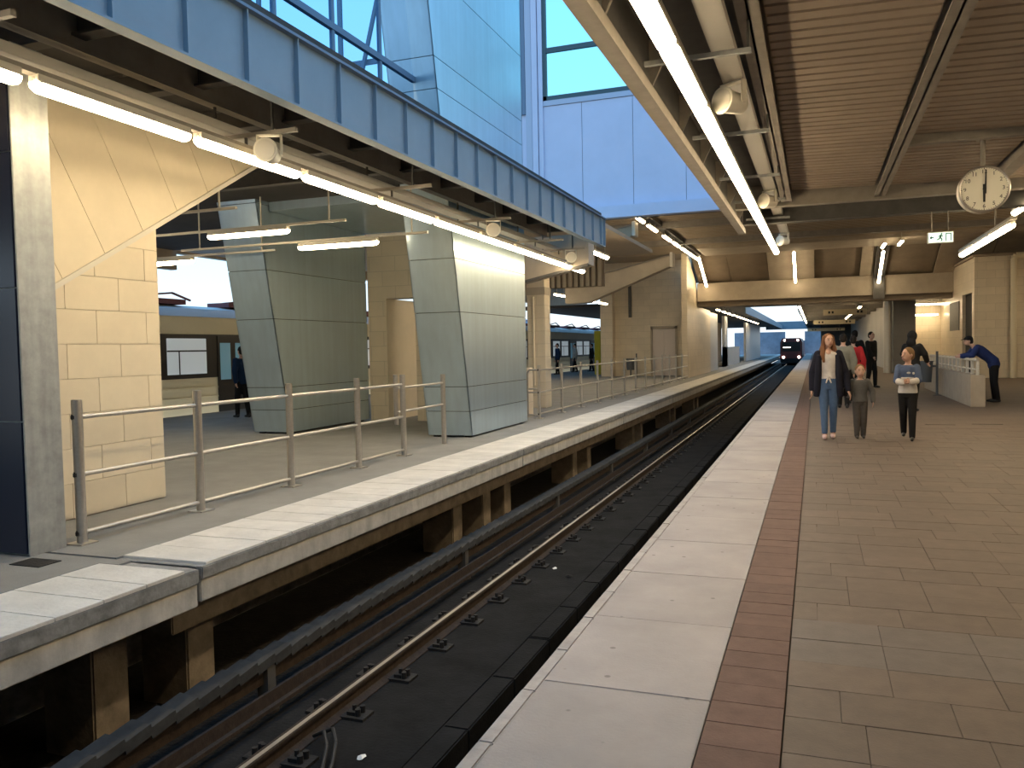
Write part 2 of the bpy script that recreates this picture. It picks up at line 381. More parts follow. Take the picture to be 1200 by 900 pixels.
imm = local_mesh('insulator_bracket', im, [mat('grey_porcelain', (.10, .095, .09), .5)])
for k in range(10):
    inst('insulator_bracket', imm, t, (-4.03, 5.3+3.86*k, 0))
# cables and litter by the rails
t = thing('track_cable', 'black cables looping over the track slab beside the rail', 'cable', (-3.25, 4.75, -1.25))
for dx, dy in ((0, 0), (.035, .06)):
    put('cable', MB().tube([(-3.4+dx, 4.95+dy, -1.2), (-3.28+dx, 4.90+dy, -1.13), (-3.18+dx, 4.78+dy, -1.16), (-3.10+dx, 4.6+dy, -1.22), (-3.02+dx, 4.35+dy, -1.235)], .014), BLACK, t)
for (x, y), lb in (((-2.95, 4.85), 'crumpled white litter beside the track cables'), ((-3.12, 9.9), 'small white litter scrap by the rail fastenings'), ((-2.85, 9.6), 'dirty grey rag of litter on the track slab')):
    mb = MB(); R = .028 if 'scrap' in lb or 'crumpled' in lb else .05
    pts = [Vector((math.cos(a)*R*random.uniform(.7, 1.4), math.sin(a)*R*1.5*random.uniform(.7, 1.4), random.uniform(0, .012))) for a in [i*PI/4 for i in range(8)]]
    vs = [Vector((x, y, -1.247))+p for p in pts]+[Vector((x, y, -1.225))]+[Vector((x, y, -1.2495))]
    mb.add(vs, [(i, (i+1) % 8, 8) for i in range(8)]+[((i+1) % 8, i, 9) for i in range(8)])
    put('litter_scrap', mb, WHITE if 'white' in lb else TRACKSLAB, label=lb, cat='litter')

# ------------------------------------------------------------------ outer shell of the station
put('wall_back', MB().box(-6, 10.5, -8.3, -8, -1.6, 7), BEIGE_Y, label='beige wall behind the viewpoint', cat='wall', kind='structure')
put('wall_right', MB().box(10.5, 10.8, -8, 130, -.3, 7), BEIGE_X, label='beige side wall closing the right platform', cat='wall', kind='structure')

# ------------------------------------------------------------------ navy and galvanised pillar (front left)
t = thing('canopy_pillar', 'tall galvanised pillar with navy front panels at the left edge', 'pillar', (-6.2, 4.87, 0))
put('core', MB().box(-6.75, -5.80, 4.72, 5.03, 0, 4.0), GALV, t, .012)
put('flange', MB().box(-5.80, -5.785, 4.69, 5.03, 0, 3.72), GALV, t, .004)
for a, b in ((.015, 1.055), (1.065, 2.1), (2.11, 3.15), (3.16, 4.0)):
    put('front_panel', MB().box(-6.75, -5.815, 4.69, 4.72, a, b), NAVY, t, .004)

# ------------------------------------------------------------------ beige stair block
ws = thing('wall_stair', 'beige panelled wall under a rising stair side near the left pillar', 'wall', (-8, 7, 0), kind='structure')
put('wall_core', MB().box(-9.0, -6.715, 5.3, 7.11, 0, 2.95), BEIGE_JOINT, ws)
for r in range(9):
    z0 = .012+r*.335
    ys = [5.3]; yy = 5.3+(.33 if r % 2 else .62)
    while yy < 7.1: ys.append(yy); yy += .65
    ys.append(7.12)
    for a, b in zip(ys[:-1], ys[1:]):
        if b-a < .04: continue
        zz = min(z0+.331, 3.0)
        # cut under the rising stair side
        lim = 1.94+.566*((a+b)/2-5.3)+.2
        if z0 > lim: continue
        put('wall_tile', MB().box(-6.72, -6.70, a+.002, b-.002, z0, zz), BEIGE, ws, .002)
    put('end_tile', MB().box(-9.0, -6.705, 7.105, 7.12, z0, min(z0+.331, 3.0)), BEIGE, ws)
# stair side: panels square to the slope, with a trim along the lower edge
st = ws
sl = .566; ya, za = 5.06, 1.43+.566*.66
dv = Vector((0, 1, sl)).normalized(); pv = Vector((0, -dv.z, dv.y))
core = MB().prism([(-6.70, ya, za), (-6.70, 9.6, 4.34), (-6.70, ya, 4.34)], (-2.2, 0, 0))
put('stair_core', core, BEIGE_JOINT, st)
L = math.hypot(4.54, sl*4.54); s0 = -.21
while s0 < L:
    s1 = min(s0+.59, L)
    for h0, h1 in ((.0, 2.6),):
        A = Vector((-6.70, ya, za))+dv*(max(s0, 0)+.003); B = Vector((-6.70, ya, za))+dv*(s1-.003)
        poly = [A+pv*h0, B+pv*h0, B+pv*h1, A+pv*h1]
        poly = [p for p in poly]
        if max(p.z for p in poly) > 4.33:
            # clip at the canopy underside
            out = []
            for i in range(4):
                p, q = poly[i], poly[(i+1) % 4]
                if p.z <= 4.33: out.append(p)
                if (p.z-4.33)*(q.z-4.33) < 0: out.append(p+(q-p)*((4.33-p.z)/(q.z-p.z)))
            poly = out
        if len(poly) >= 3: put('side_panel', MB().prism(poly, (.014, 0, 0)), BEIGE, st)
    s0 += .59
put('edge_trim', MB().bar((-6.685, ya, za), (-6.685, 9.55, za+sl*4.49), .035, .05), HOUSING, st)

# ------------------------------------------------------------------ blue-green portal towers
def yface(z): return 13.40-.2*z
def tower(x1, x2, zt, label):
    """tapered tower: front face leans towards the viewer, sides clad in big panels"""
    t = thing('portal_tower', label, 'tower', ((x1+x2)/2, 14.9, 0))
    yb = 16.38; g = .012
    zs = [.03, .47, .91, 2.21, 3.11, 4.3, 5.78, 6.27, 7.6, 9.0, 10.4, 12.0]
    zs = [z for z in zs if z < zt]+[zt]
    c = MB().prism([(x1-.02, yface(.06)+.02, .06), (x1-.02, yb-.02, .06), (x1-.02, yb-.02, zt-.02), (x1-.02, yface(zt)+.02, zt-.02)], (x2-x1+.04, 0, 0))
    put('core', c, TEAL_GAP, t)
    for a, b in zip(zs[:-1], zs[1:]):
        a += g/2; b -= g/2
        for xx in (x1, x2):
            d = -.02 if xx == x1 else .02
            put('side_panel', MB().prism([(xx, yface(a), a), (xx, yb, a), (xx, yb, b), (xx, yface(b), b)], (d, 0, 0)), TEAL, t)
        put('front_panel', MB().prism([(x1-.0, yface(a), a), (x2+.0, yface(a), a), (x2, yface(b), b), (x1, yface(b), b)], (0, .02, 0)), TEAL, t)
        put('rear_panel', MB().box(x2, x1, yb-.02, yb, a, b), TEAL, t)
    for xx in (x1-.12, x2+.12):
        for yy in (13.5, 16.2): put('foot', MB().box(xx-.05, xx+.05, yy-.05, yy+.05, 0, .07), BLACKIRON, t)
    return t
tower(-5.70, -6.56, 11.5, 'blue-green clad tapered tower beside the platform edge railing')
tower(-9.50, -10.35, 5.6, 'blue-green clad tapered tower standing further from the platform edge')
# beige wall with doorway between the towers
wp = thing('wall_portal', 'greenish beige wall with a doorway between the two clad towers', 'wall', (-8.5, 16.6, 0), kind='structure')
put('wall_panel', MB().box(-9.48, -9.02, 16.42, 16.9, 0, 4.2).box(-8.3, -6.58, 16.42, 16.9, 0, 4.2).box(-9.02, -8.3, 16.42, 16.9, 2.74, 4.2), BEIGE_Y, wp)
put('door_reveal', MB().box(-9.035, -9.015, 16.415, 17.9, 0, 2.74), BEIGE, wp)
put('portal_lintel', MB().box(-9.48, -6.58, 12.9, 16.4, 4.2, 5.6), TEAL, wp)

# ------------------------------------------------------------------ stainless railings
def railing(name, label, xs, posts, top, rails, group=None, flat_first=False, r=.042):
    t = thing(name, label, 'railing', (xs, (posts[0]+posts[-1])/2, 0), group)
    for y in posts:
        p = put('post', MB().cyl((xs, y, .0), (xs, y, top), r, n=14).cyl((xs, y, top), (xs, y, top+.006), r*.9, n=14), STEEL, t)
        put('base_plate', MB().box(xs-.09, xs+.09, y-.09, y+.09, 0, .012), STEEL, p, .003)
        for z in rails: put('bracket', MB().cyl((xs-.02, y, z), (xs+.0, y, z), r*1.12, n=10).box(xs-.012, xs+.012, y-.055, y+.055, z-.014, z+.014), BLACKIRON, p)
    for a, b in zip(posts[:-1], posts[1:]):
        for z in rails: put('rail', MB().cyl((xs, a, z), (xs, b, z), .021, n=10), STEEL, t)
    return t
railing('platform_railing', 'stainless steel railing of thick posts in front of the beige stair wall', -5.76, [5.16, 6.58, 8.10, 9.62, 10.92], 1.20, [1.06, .58, .09])
t = thing('gate_railing', 'short stainless gate frame at the foot of the near blue-green tower', 'railing', (-5.8, 11.7, 0))
put('post', MB().cyl((-5.80, 12.42, 0), (-5.80, 12.42, 1.16), .04, n=14), STEEL, t)
for z in (1.02, .66): put('rail', MB().cyl((-5.9, 11.0, z-.02), (-5.80, 12.42, z), .02, n=10), STEEL, t)
put('hinge_post', MB().cyl((-5.92, 11.0, .45), (-5.92, 11.0, 1.2), .035, n=12), STEEL, t)
railing('platform_railing', 'long stainless steel railing beyond the blue-green towers', -5.76, [17.35+1.75*i for i in range(14)], 1.18, [1.08, .58, .10], r=.034)
t = thing('hoop_rail', 'looped stainless end hoop beside the first post of the long railing', 'railing', (-6.05, 17.3, 0))
put('hoop', MB().tube([(-6.02, 17.35, .05), (-6.02, 17.35, 1.02), (-5.98, 17.35, 1.08), (-5.78, 17.35, 1.08)], .022), STEEL, t)
for z in (.58, .08, .66): put('rail', MB().cyl((-6.02, 17.35, z), (-5.78, 17.35, z), .018, n=8), STEEL, t)

# ------------------------------------------------------------------ left canopy
cl = thing('ceiling_left', 'dark underside of the left canopy above the lamps', 'ceiling', (-7, 5, 4.3), kind='structure')
put('deck', MB().box(-16.0, -4.34, -8, 12.0, 4.36, 4.46).box(-16, -10.4, 12, 17.6, 4.36, 4.46).box(-5.66, -4.34, 12, 17.6, 4.36, 4.46).box(-9.48, -6.58, 16.9, 17.6, 4.36, 4.46).box(-10.4, -5.66, 12.0, 12.5, 4.36, 4.46).box(-9.48, -6.58, 12.5, 13.0, 4.36, 4.46), DARKCEIL, cl)
for k in range(13):
    y = 1.0+1.38*k
    m2 = MB().box(-8.9 if y > 9.7 or y < 4.3 else -6.65, -4.36, y-.07, y+.07, 4.34, 4.36).box(-8.9 if y > 9.7 or y < 4.3 else -6.65, -4.36, y-.01, y+.01, 4.14, 4.36).box(-8.9 if y > 9.7 or y < 4.3 else -6.65, -4.36, y-.07, y+.07, 4.12, 4.14)
    if y > 12: m2 = MB().box(-5.66, -4.36, y-.06, y+.06, 4.12, 4.36)
    put('purlin', m2, DARKSTEEL, cl)
put('longitudinal_beam', MB().box(-4.9, -4.78, -8, 17.5, 4.10, 4.12).box(-4.85, -4.83, -8, 17.5, 4.1, 4.36).box(-5.62, -5.5, -8, 17.5, 4.0, 4.02).box(-5.57, -5.55, -8, 17.5, 4.0, 4.36), BROWNSTEEL, cl)
gd = thing('roof_girder', 'blue-grey steel edge girder with upright stiffeners along the roof opening', 'girder', (-4.3, 5, 3.74))
put('web', MB().box(-4.34, -4.315, -8, 17.65, 3.75, 4.34), GIRDER, gd)
put('bottom_flange', MB().box(-4.40, -4.27, -8, 17.66, 3.73, 3.75), GIRDER, gd)
put('top_flange', MB().box(-4.40, -4.255, -8, 17.66, 4.33, 4.355), FRAME_BLUE, gd)
put('end_plate', MB().box(-4.40, -4.27, 17.65, 17.67, 3.73, 4.355), GIRDER, gd)
stm = local_mesh('stiffener', MB().box(-.022, .022, -.008, .008, 0, .58), GIRDER)
for k in range(28):
    y = 17.35-.69*k
    if y > -1: inst('stiffener', stm, gd, (-4.293, y, 3.75))

# ------------------------------------------------------------------ lamps
def lamp_mesh(ln, r=.062):
    h = MB().box(-r*.8, r*.8, -ln/2+.02, ln/2-.02, 0, .055).box(-r*.98, r*.98, -ln/2+.03, ln/2-.03, -.012, .004)
    for s in (-1, 1): h.box(-.02, .02, s*(ln/2-.02)-.02, s*(ln/2-.02)+.02, -.02, .03)
    n = 10; vs = []; fs = []
    stations = [(-ln/2, .35), (-ln/2+.02, .75), (-ln/2+.06, 1), (ln/2-.06, 1), (ln/2-.02, .75), (ln/2, .35)]
    for yy, s in stations:
        for i in range(n+1):
            a = PI+PI*i/n; vs.append((math.cos(a)*r*s, yy, math.sin(a)*r*1.05*s-.008))
    for j in range(len(stations)-1):
        for i in range(n): fs.append((j*(n+1)+i, j*(n+1)+i+1, (j+1)*(n+1)+i+1, (j+1)*(n+1)+i))
        fs.append((j*(n+1)+n, j*(n+1), (j+1)*(n+1), (j+1)*(n+1)+n))
    fs += [tuple(range(n+1)), tuple(range(len(vs)-1, len(vs)-n-2, -1))]
    d = MB().add(vs, fs, 0, True)
    return local_mesh('housing', h, HOUSING, .004), local_mesh('diffuser', d, DIFF)
L158 = lamp_mesh(1.57); L158R = lamp_mesh(1.58, .066)
def lamp(loc, label, rot=(0, 0, 0), ms=L158, group=None, hang=None):
    t = thing('tube_lamp', label, 'lamp', loc, group or 'tube lamps'); t.rotation_euler = rot
    for nme, me in zip(('housing', 'diffuser'), ms):
        o = bpy.data.objects.new(nme, me); COL.objects.link(o); o.parent = t
    if hang:
        for q in (-.5, .5):
            o = bpy.data.objects.new('hanger', local_mesh('hanger', MB().box(-.008, .008, q-.008, q+.008, .05, hang-loc[2]), HOUSING)); COL.objects.link(o); o.parent = t
    return t
# left row
for k in range(10):
    yc = 3.52+1.655*k
    lb = 'tube lamp over the left platform edge, %s from the near end of the row' % (ORD[k])
    lamp((-5.2, yc, 3.52-.0085*(yc-4)), lb, (-.0085, 0, 0))
lamp((-5.2, 20.9, 3.96), 'single tube lamp just past the end of the blue-grey girder', hang=4.38)
# right row
for k in range(12):
    yc = 3.03+1.6*k
    lamp((-.885, yc, 3.49+.02*(yc-5)), 'tube lamp above the right platform edge, %s from the near end of the row' % ORD[k], (.02, 0, 0), L158R)
# supports, trays and speakers
def zr(y): return .02*(y-5)
def tilt(mb, k=.02):
    mb.v = [(a, b, c+k*(b-5)) for a, b, c in mb.v]; return mb
ct = thing('cable_tray', 'perforated cable tray running beside the left lamp row', 'cable tray', (-5.45, 5, 3.7))
put('tray_channel', MB().box(-5.56, -5.36, -8, 18.6, 3.72, 3.735).box(-5.565, -5.55, -8, 18.6, 3.72, 3.80).box(-5.37, -5.355, -8, 18.6, 3.72, 3.80), TRAY, ct)
put('lamp_channel', tilt(MB().box(-5.24, -5.16, -8, 18.7, 3.56, 3.60), -.0085), BROWNSTEEL, ct)
for y in (3.8, 6.75, 9.7, 12.65, 15.6, 17.2):
    put('cross_arm', MB().box(-5.58, -4.62, y-.02, y+.02, 3.66, 3.70), BROWNSTEEL, ct)
    for a, b, c, d in ((-4.9, -4.88, 3.70, 4.12), (-5.57, -5.55, 3.70, 4.02), (-5.21, -5.19, 3.58, 3.68)): put('hanger', MB().box(a, b, y-.012, y+.012, c, d), DARKSTEEL, ct)
ct = thing('cable_tray', 'perforated cable tray running beside the right lamp row', 'cable tray', (-.68, 5, 3.7))
put('tray_channel', tilt(MB().box(-.74, -.57, -8, 20.5, 3.78, 3.795).box(-.745, -.73, -8, 20.5, 3.78, 3.85).box(-.58, -.565, -8, 20.5, 3.78, 3.85)), TRAY, ct)
put('lamp_channel', tilt(MB().box(-.93, -.84, -8, 21.4, 3.545, 3.59)), BROWNSTEEL, ct)
for y in (4.0, 6.5, 9.2, 11.9, 14.2, 16.6):
    put('cross_arm', MB().box(-1.24, -.44, y-.022, y+.022, 3.70+zr(y), 3.735+zr(y)), GALV, ct)
    put('hanger', MB().box(-.9, -.87, y-.012, y+.012, 3.58+zr(y), 3.72+zr(y)), DARKSTEEL, ct); put('hanger', MB().box(-.47, -.45, y-.012, y+.012, 3.72+zr(y), 4.12), DARKSTEEL, ct)
def speaker(loc, yaw, label, s=1.0):
    t = thing('loudspeaker', label, 'speaker', loc, 'loudspeakers on the lamp rows'); t.rotation_euler[2] = yaw; t.scale = (s, s, s)
    def loc_put(nm, mb, mt):
        me = local_mesh(nm, mb, mt); o = bpy.data.objects.new(nm, me); COL.objects.link(o); o.parent = t
    loc_put('horn', MB().cyl((0, -.13, 0), (0, .10, 0), .105, .085, 18).cyl((0, -.15, 0), (0, -.13, 0), .115, .115, 18), PLASTIC)
    loc_put('grille', MB().cyl((0, -.156, 0), (0, -.149, 0), .095, n=18), HOUSING)
    loc_put('bracket', MB().box(-.12, -.108, -.03, .03, -.02, .17).box(.108, .12, -.03, .03, -.02, .17).box(-.12, .12, -.03, .03, .16, .175), PLASTIC)
speaker((-4.93, 6.75, 3.487), .35, 'cream loudspeaker in front of the near lamps of the left row')
speaker((-4.93, 12.65, 3.487), .35, 'cream loudspeaker on the left lamp row above the near tower')
speaker((-4.93, 17.2, 3.487), .35, 'cream loudspeaker at the far end of the left lamp row')
speaker((-.66, 7.5, 3.653), -.6, 'cream loudspeaker beside the near half of the right lamp row')
speaker((-.66, 13.6, 3.775), -.6, 'cream loudspeaker beside the middle of the right lamp row')
speaker((-.66, 20.0, 3.903), -.6, 'cream loudspeaker at the far end of the right lamp row')

# ------------------------------------------------------------------ right canopy
cr_ = thing('ceiling_right', 'brown slatted canopy ceiling over the right platform', 'ceiling', (3, 6, 4.0), kind='structure')
put('deck', MB().box(-1.4, 10.5, -8, 17.0, 4.32, 4.42), SLATGAP, cr_)
bays = [(-.36, .93, 3.0), (1.10, 2.50, 4.0), (2.66, 4.6, 9.0), (4.75, 7.5, 14.0)]
for bi, (xa, xb, ys) in enumerate(bays):
    sb = MB().prism([(xa, -.082, .03), (xa, -.075, -.012), (xa, .075, -.012), (xa, .082, .03)], (xb-xa, 0, 0)); sm = local_mesh('ceiling_slat', sb, SLAT)
    y = 14.85
    while y > ys:
        o = inst('ceiling_slat', sm, cr_, (0, y, 4.16), rot=(0, .028, 0)); y -= .2045
def ibeam(mb, x, wd, y0, y1, z0, z1):
    return mb.box(x-wd/2, x+wd/2, y0, y1, z0, z0+.018).box(x-.01, x+.01, y0, y1, z0, z1).box(x-wd/2, x+wd/2, y0, y1, z1-.018, z1)
for x, lb in ((-.45, 0), (1.01, 1), (2.58, 2), (4.67, 3)):
    put('roof_beam', ibeam(MB(), x, .17, -8, 15.0, 3.97-.02*max(x, 0), 4.30), BROWNSTEEL, cr_)
for y, xa, xb in ((11.5, 1.03, 2.56), (7.2, 1.03, 2.56), (11.5, 2.6, 4.65), (7.2, -.43, .99)):
    if y == 7.2: continue
    put('cross_purlin', MB().box(xa, xb, y-.06, y+.06, 3.99, 4.01).box(xa, xb, y-.01, y+.01, 3.99, 4.28), BROWNSTEEL, cr_)
put('cross_beam', MB().box(-1.3, 10.5, 15.0, 15.04, 3.92, 4.30).box(-1.3, 10.5, 14.93, 15.12, 3.90, 3.92), BROWNSTEEL, cr_)
put('cross_beam', MB().box(-1.3, 10.5, 16.7, 16.75, 3.88, 4.30).box(-1.3, 10.5, 16.6, 16.85, 3.86, 3.88), DARKSTEEL, cr_)
put('fascia_channel', tilt(MB().box(-1.43, -1.40, -8, 17.2, 3.70, 4.3).box(-1.43, -1.30, -8, 17.2, 3.66, 3.70).box(-1.31, -1.295, -8, 17.2, 3.66, 3.76), .008), BROWNSTEEL, cr_)
put('inner_lining', MB().box(-1.40, -1.38, -8, 17.0, 3.80, 4.32).box(-1.38, -.55, -8, 17.0, 4.28, 4.32), DARKSTEEL, cr_)
for k in range(9):
    y = 2.2+1.75*k
    put('web_stiffener', MB().prism([(-1.38, y, 3.82), (-1.16, y, 4.28), (-1.38, y, 4.28)], (0, .04, 0)), BROWNSTEEL, cr_)

# ------------------------------------------------------------------ clock
t = thing('station_clock', 'round white double-sided station clock hanging from the ceiling', 'clock', (2.02, 12.0, 3.46))
cx, cy, cz, R = 2.02, 12.0, 3.46, .275
def ring(mb, y0, y1, ra, rb, m=0, n=40):
    return mb.cyl((cx, y0, cz), (cx, y1, cz), ra, rb, n, m)
put('case', ring(MB(), cy-.02, cy+.16, R+.015, R+.015), HOUSING, t)
bz = MB(); vs = []; fs = []; n = 48
for (rr, yy) in ((R-.008, cy-.034), (R+.022, cy-.034), (R+.022, cy-.0), (R-.008, cy-.0)):
    vs += [(cx+rr*math.cos(2*PI*i/n), yy, cz+rr*math.sin(2*PI*i/n)) for i in range(n)]
for j in range(4):
    for i in range(n): fs.append((j*n+i, j*n+(i+1) % n, ((j+1) % 4)*n+(i+1) % n, ((j+1) % 4)*n+i))
put('bezel', bz.add(vs, fs, 0, True), STEEL, t)
face = put('face', ring(MB(), cy-.026, cy-.018, R-.005, R-.005), CLOCKFACE, t)
def text_part(txt, size, loc, parent, mt, name, rotz=0):
    cu = bpy.data.curves.new(name, 'FONT'); cu.body = txt; cu.size = size; cu.align_x = 'CENTER'; cu.align_y = 'CENTER'; cu.extrude = .001
    tmp = bpy.data.objects.new(name, cu); COL.objects.link(tmp)
    dg = bpy.context.evaluated_depsgraph_get()
    me = bpy.data.meshes.new_from_object(tmp.evaluated_get(dg)); bpy.data.objects.remove(tmp)
    me.materials.clear(); me.materials.append(mt)
    o = bpy.data.objects.new(name, me); COL.objects.link(o); o.parent = parent
    o.location = Vector(loc)-ORG[parent.name]; o.rotation_euler = (PI/2, 0, rotz); return o
for h in range(1, 13):
    a = PI/2-h*PI/6
    text_part(str(h), .068, (cx+math.cos(a)*R*.79, cy-.0285, cz+math.sin(a)*R*.79), face, BLACK, 'numeral')
tk = MB()
for h in range(60):
    a = h*PI/30; l = .93 if h % 5 else .9
    d = Vector((math.cos(a), 0, math.sin(a))); c0 = Vector((cx, cy-.028, cz))
    tk.bar(c0+d*R*l, c0+d*R*.965, .003 if h % 5 else .007, .002, upv=(0, 1, 0))
put('minute_marks', tk, BLACK, face, kind='stuff')
put('minute_hand', MB().prism([(cx+.002, cy-.032, cz-.06), (cx+.012, cy-.032, cz+.235), (cx+.026, cy-.032, cz+.235), (cx+.024, cy-.032, cz-.06)], (0, -.003, 0)), BLACK, t)
put('hour_hand', MB().prism([(cx-.016, cy-.031, cz+.06), (cx+.016, cy-.031, cz+.06), (cx+.012, cy-.031, cz-.165), (cx-.012, cy-.031, cz-.165)], (0, -.003, 0)), BLACK, t)
put('hub', MB().cyl((cx, cy-.037, cz), (cx, cy-.027, cz), .018, n=16), BLACK, t)
put('stem', MB().cyl((cx, cy+.07, cz+R), (cx, cy+.07, 4.13), .03, n=12).box(cx-.07, cx+.07, cy, cy+.14, 4.09, 4.13), BROWNSTEEL, t)

# ------------------------------------------------------------------ exit sign
t = thing('exit_sign', 'small lit emergency exit sign under the far cross beam', 'sign', (2.11, 16.6, 3.28))
put('sign_box', MB().box(1.90, 2.32, 16.55, 16.62, 3.29, 3.49), HOUSING, t, .006)
put('lit_panel', MB().box(1.915, 2.305, 16.543, 16.551, 3.305, 3.475), SIGNLIT, t)
ar = MB()
zc = 3.39
ar.prism([(1.94, 16.543, zc-.01), (2.0, 16.543, zc-.01), (2.0, 16.543, zc+.01), (1.94, 16.543, zc+.01)], (0, -.003, 0)).prism([(1.935, 16.543, zc), (1.965, 16.543, zc+.035), (1.965, 16.543, zc-.035)], (0, -.003, 0))
put('arrow', ar, SIGNGREEN, t)
fig = MB(); fy_ = 16.5415
fig.cyl((2.125, fy_+.002, 3.452), (2.125, fy_-.001, 3.452), .015, n=12)
for p, q, wd in (((2.12, 3.435), (2.10, 3.385), .03), ((2.10, 3.385), (2.135, 3.355), .02), ((2.135, 3.355), (2.12, 3.325), .018), ((2.10, 3.385), (2.07, 3.35), .02), ((2.07, 3.35), (2.04, 3.35), .018), ((2.12, 3.43), (2.085, 3.42), .014), ((2.085, 3.42), (2.07, 3.395), .012), ((2.125, 3.43), (2.15, 3.40), .014)):
    fig.bar((p[0], fy_, p[1]), (q[0], fy_, q[1]), wd, .003, upv=(0, 1, 0))
put('running_figure', fig, SIGNGREEN, t)
dr = MB()
dr.box(2.19, 2.205, 16.5395, 16.543, 3.32, 3.46).box(2.19, 2.28, 16.5395, 16.543, 3.445, 3.46).box(2.265, 2.28, 16.5395, 16.543, 3.32, 3.46)
put('door_symbol', dr, SIGNGREEN, t)
put('hanger', MB().box(1.97, 1.985, 16.61, 16.625, 3.49, 3.87), BROWNSTEEL, t)
put('hanger', MB().box(2.235, 2.25, 16.61, 16.625, 3.49, 3.87), BROWNSTEEL, t)

# ------------------------------------------------------------------ upper building around the roof opening
we = thing('wall_end', 'pale blue panelled wall above the far end of the roof opening', 'wall', (-5, 25, 5.5), kind='structure')
put('wall_core', MB().box(-9.9, -7.98, 25.03, 25.3, 5.5, 14).box(-7.98, 0.2, 25.03, 25.3, 5.5, 9.32).box(-1.6, .2, 25.03, 25.3, 9.3, 14), TEAL_GAP, we)
xs = [-8.0, -6.74, -5.15, -3.57, -1.98, -.4]
for a, b in zip(xs[:-1], xs[1:]): put('wall_panel', MB().box(a+.006, b-.006, 25.0, 25.03, 5.84, 9.13), BLUEWALL, we, .004)
for a, b in ((-9.9, -9.05), (-9.04, -8.55)): put('wall_panel', MB().box(a, b, 25.0, 25.03, 5.84, 14), BLUEWALL, we)
put('sill_trim', MB().box(-8.0, .2, 24.97, 25.03, 9.14, 9.30), BLUETRIM, we)
put('pilaster', MB().box(-8.54, -8.34, 24.94, 25.03, 5.84, 14), BLUETRIM, we)
put('pilaster', MB().box(-8.32, -8.14, 24.90, 25.03, 5.84, 14), BLUEWALL, we)
put('pilaster', MB().box(-8.12, -7.98, 24.94, 25.03, 5.84, 14), BLUEWALL, we)
put('dark_slot_panel', MB().box(-8.82, -8.55, 24.93, 25.0, 8.95, 14), FRAME_BLUE, we)
put('soffit_trim', MB().box(-9.9, .2, 24.72, 25.03, 5.48, 5.84), BLUEWALL, we)
t = thing('window_1', 'wide dark-framed window in the pale blue end wall', 'window', (-4.8, 25.1, 9.3), kind='structure')
put('window_frame', MB().box(-7.98, -7.86, 24.98, 25.1, 9.30, 14).box(-7.98, -1.6, 24.98, 25.1, 9.30, 9.44).box(-7.86, -1.6, 24.99, 25.09, 10.78, 10.93).box(-5.05, -4.93, 24.99, 25.09, 9.4, 14).box(-1.7, -1.6, 24.98, 25.1, 9.3, 14), FRAME, t)
for a, b in ((-7.86, -5.05), (-4.93, -1.7)):
    for c, d in ((9.44, 10.78), (10.93, 14)): put('window_pane', MB().box(a, b, 25.03, 25.05, c, d), GLASS, t)
# glazed side above the left canopy
t = thing('window_2', 'upper glazed strip with slim mullions above the left girder', 'window', (-6.1, 8, 4.6), kind='structure')
fm_ = MB().box(-6.13, -6.06, 3.0, 12.3, 4.60, 4.70).box(-6.13, -6.06, 3.0, 12.2, 5.90, 5.99).box(-6.13, -6.06, 3.0, 12.0, 7.4, 7.5)
for y in (3.05, 4.45, 5.8, 7.15, 8.5, 9.8, 11.1): fm_.box(-6.12, -6.07, y-.03, y+.03, 4.6, 7.5)
put('window_frame', fm_, FRAME_BLUE, t)
ysm = [3.05, 4.45, 5.8, 7.15, 8.5, 9.8, 11.1, 12.22]
for a, b in zip(ysm[:-1], ysm[1:]):
    for c, d in ((4.7, 5.9), (5.99, 7.4)): put('window_pane', MB().box(-6.105, -6.09, a+.03, b-.03, c, d), GLASS_BLUE, t)
t = thing('window_3', 'second glazed screen seen through the upper glazed strip', 'window', (-10, 14, 4.6), kind='structure')
f3 = MB()
for z in (5.3, 6.9, 8.5, 10.1): f3.box(-13, -6.7, 13.6, 13.66, z-.045, z+.045)
for x in (-12, -10.1, -8.3): f3.box(x-.04, x+.04, 13.6, 13.66, 4.5, 10.1)
f3.bar((-8.4, 13.55, 4.6), (-6.9, 13.55, 10.0), .06, .06)
put('window_frame', f3, FRAME_BLUE, t)

# ------------------------------------------------------------------ high middle hall
ch = thing('ceiling_high', 'tan corrugated ceiling of the high middle hall', 'ceiling', (0, 32, 5.9), kind='structure')
cm = MB()
put('deck', MB().box(-16, 10.5, 25.05, 40.3, 6.0, 6.2).box(-16, -6, 40.3, 60, 6.0, 6.2).box(-1.35, 10.5, 16.9, 25.05, 6.0, 6.2), HIGHCEIL, ch)
rb = local_mesh('corrugation_rib', MB().prism([(-11.4, -.1, .06), (-11.4, -.06, 0), (-11.4, .06, 0), (-11.4, .1, .06)], (21.8, 0, 0)), HIGHCEIL)
for k in range(44): inst('corrugation_rib', rb, ch, (0, 25.25+.34*k, 5.94))
for y in (29.5, 34.6): put('cross_beam', MB().box(-11.4, 10.4, y-.14, y+.14, 5.72, 5.96), BROWNSTEEL, ch)
put('long_beam', MB().box(-5.35, -5.05, 25.1, 40, 5.78, 5.94), DARKSTEEL, ch)
put('end_beam', MB().box(-4.9, 10.4, 37.2, 40.2, 5.80, 5.96), CONC, ch)
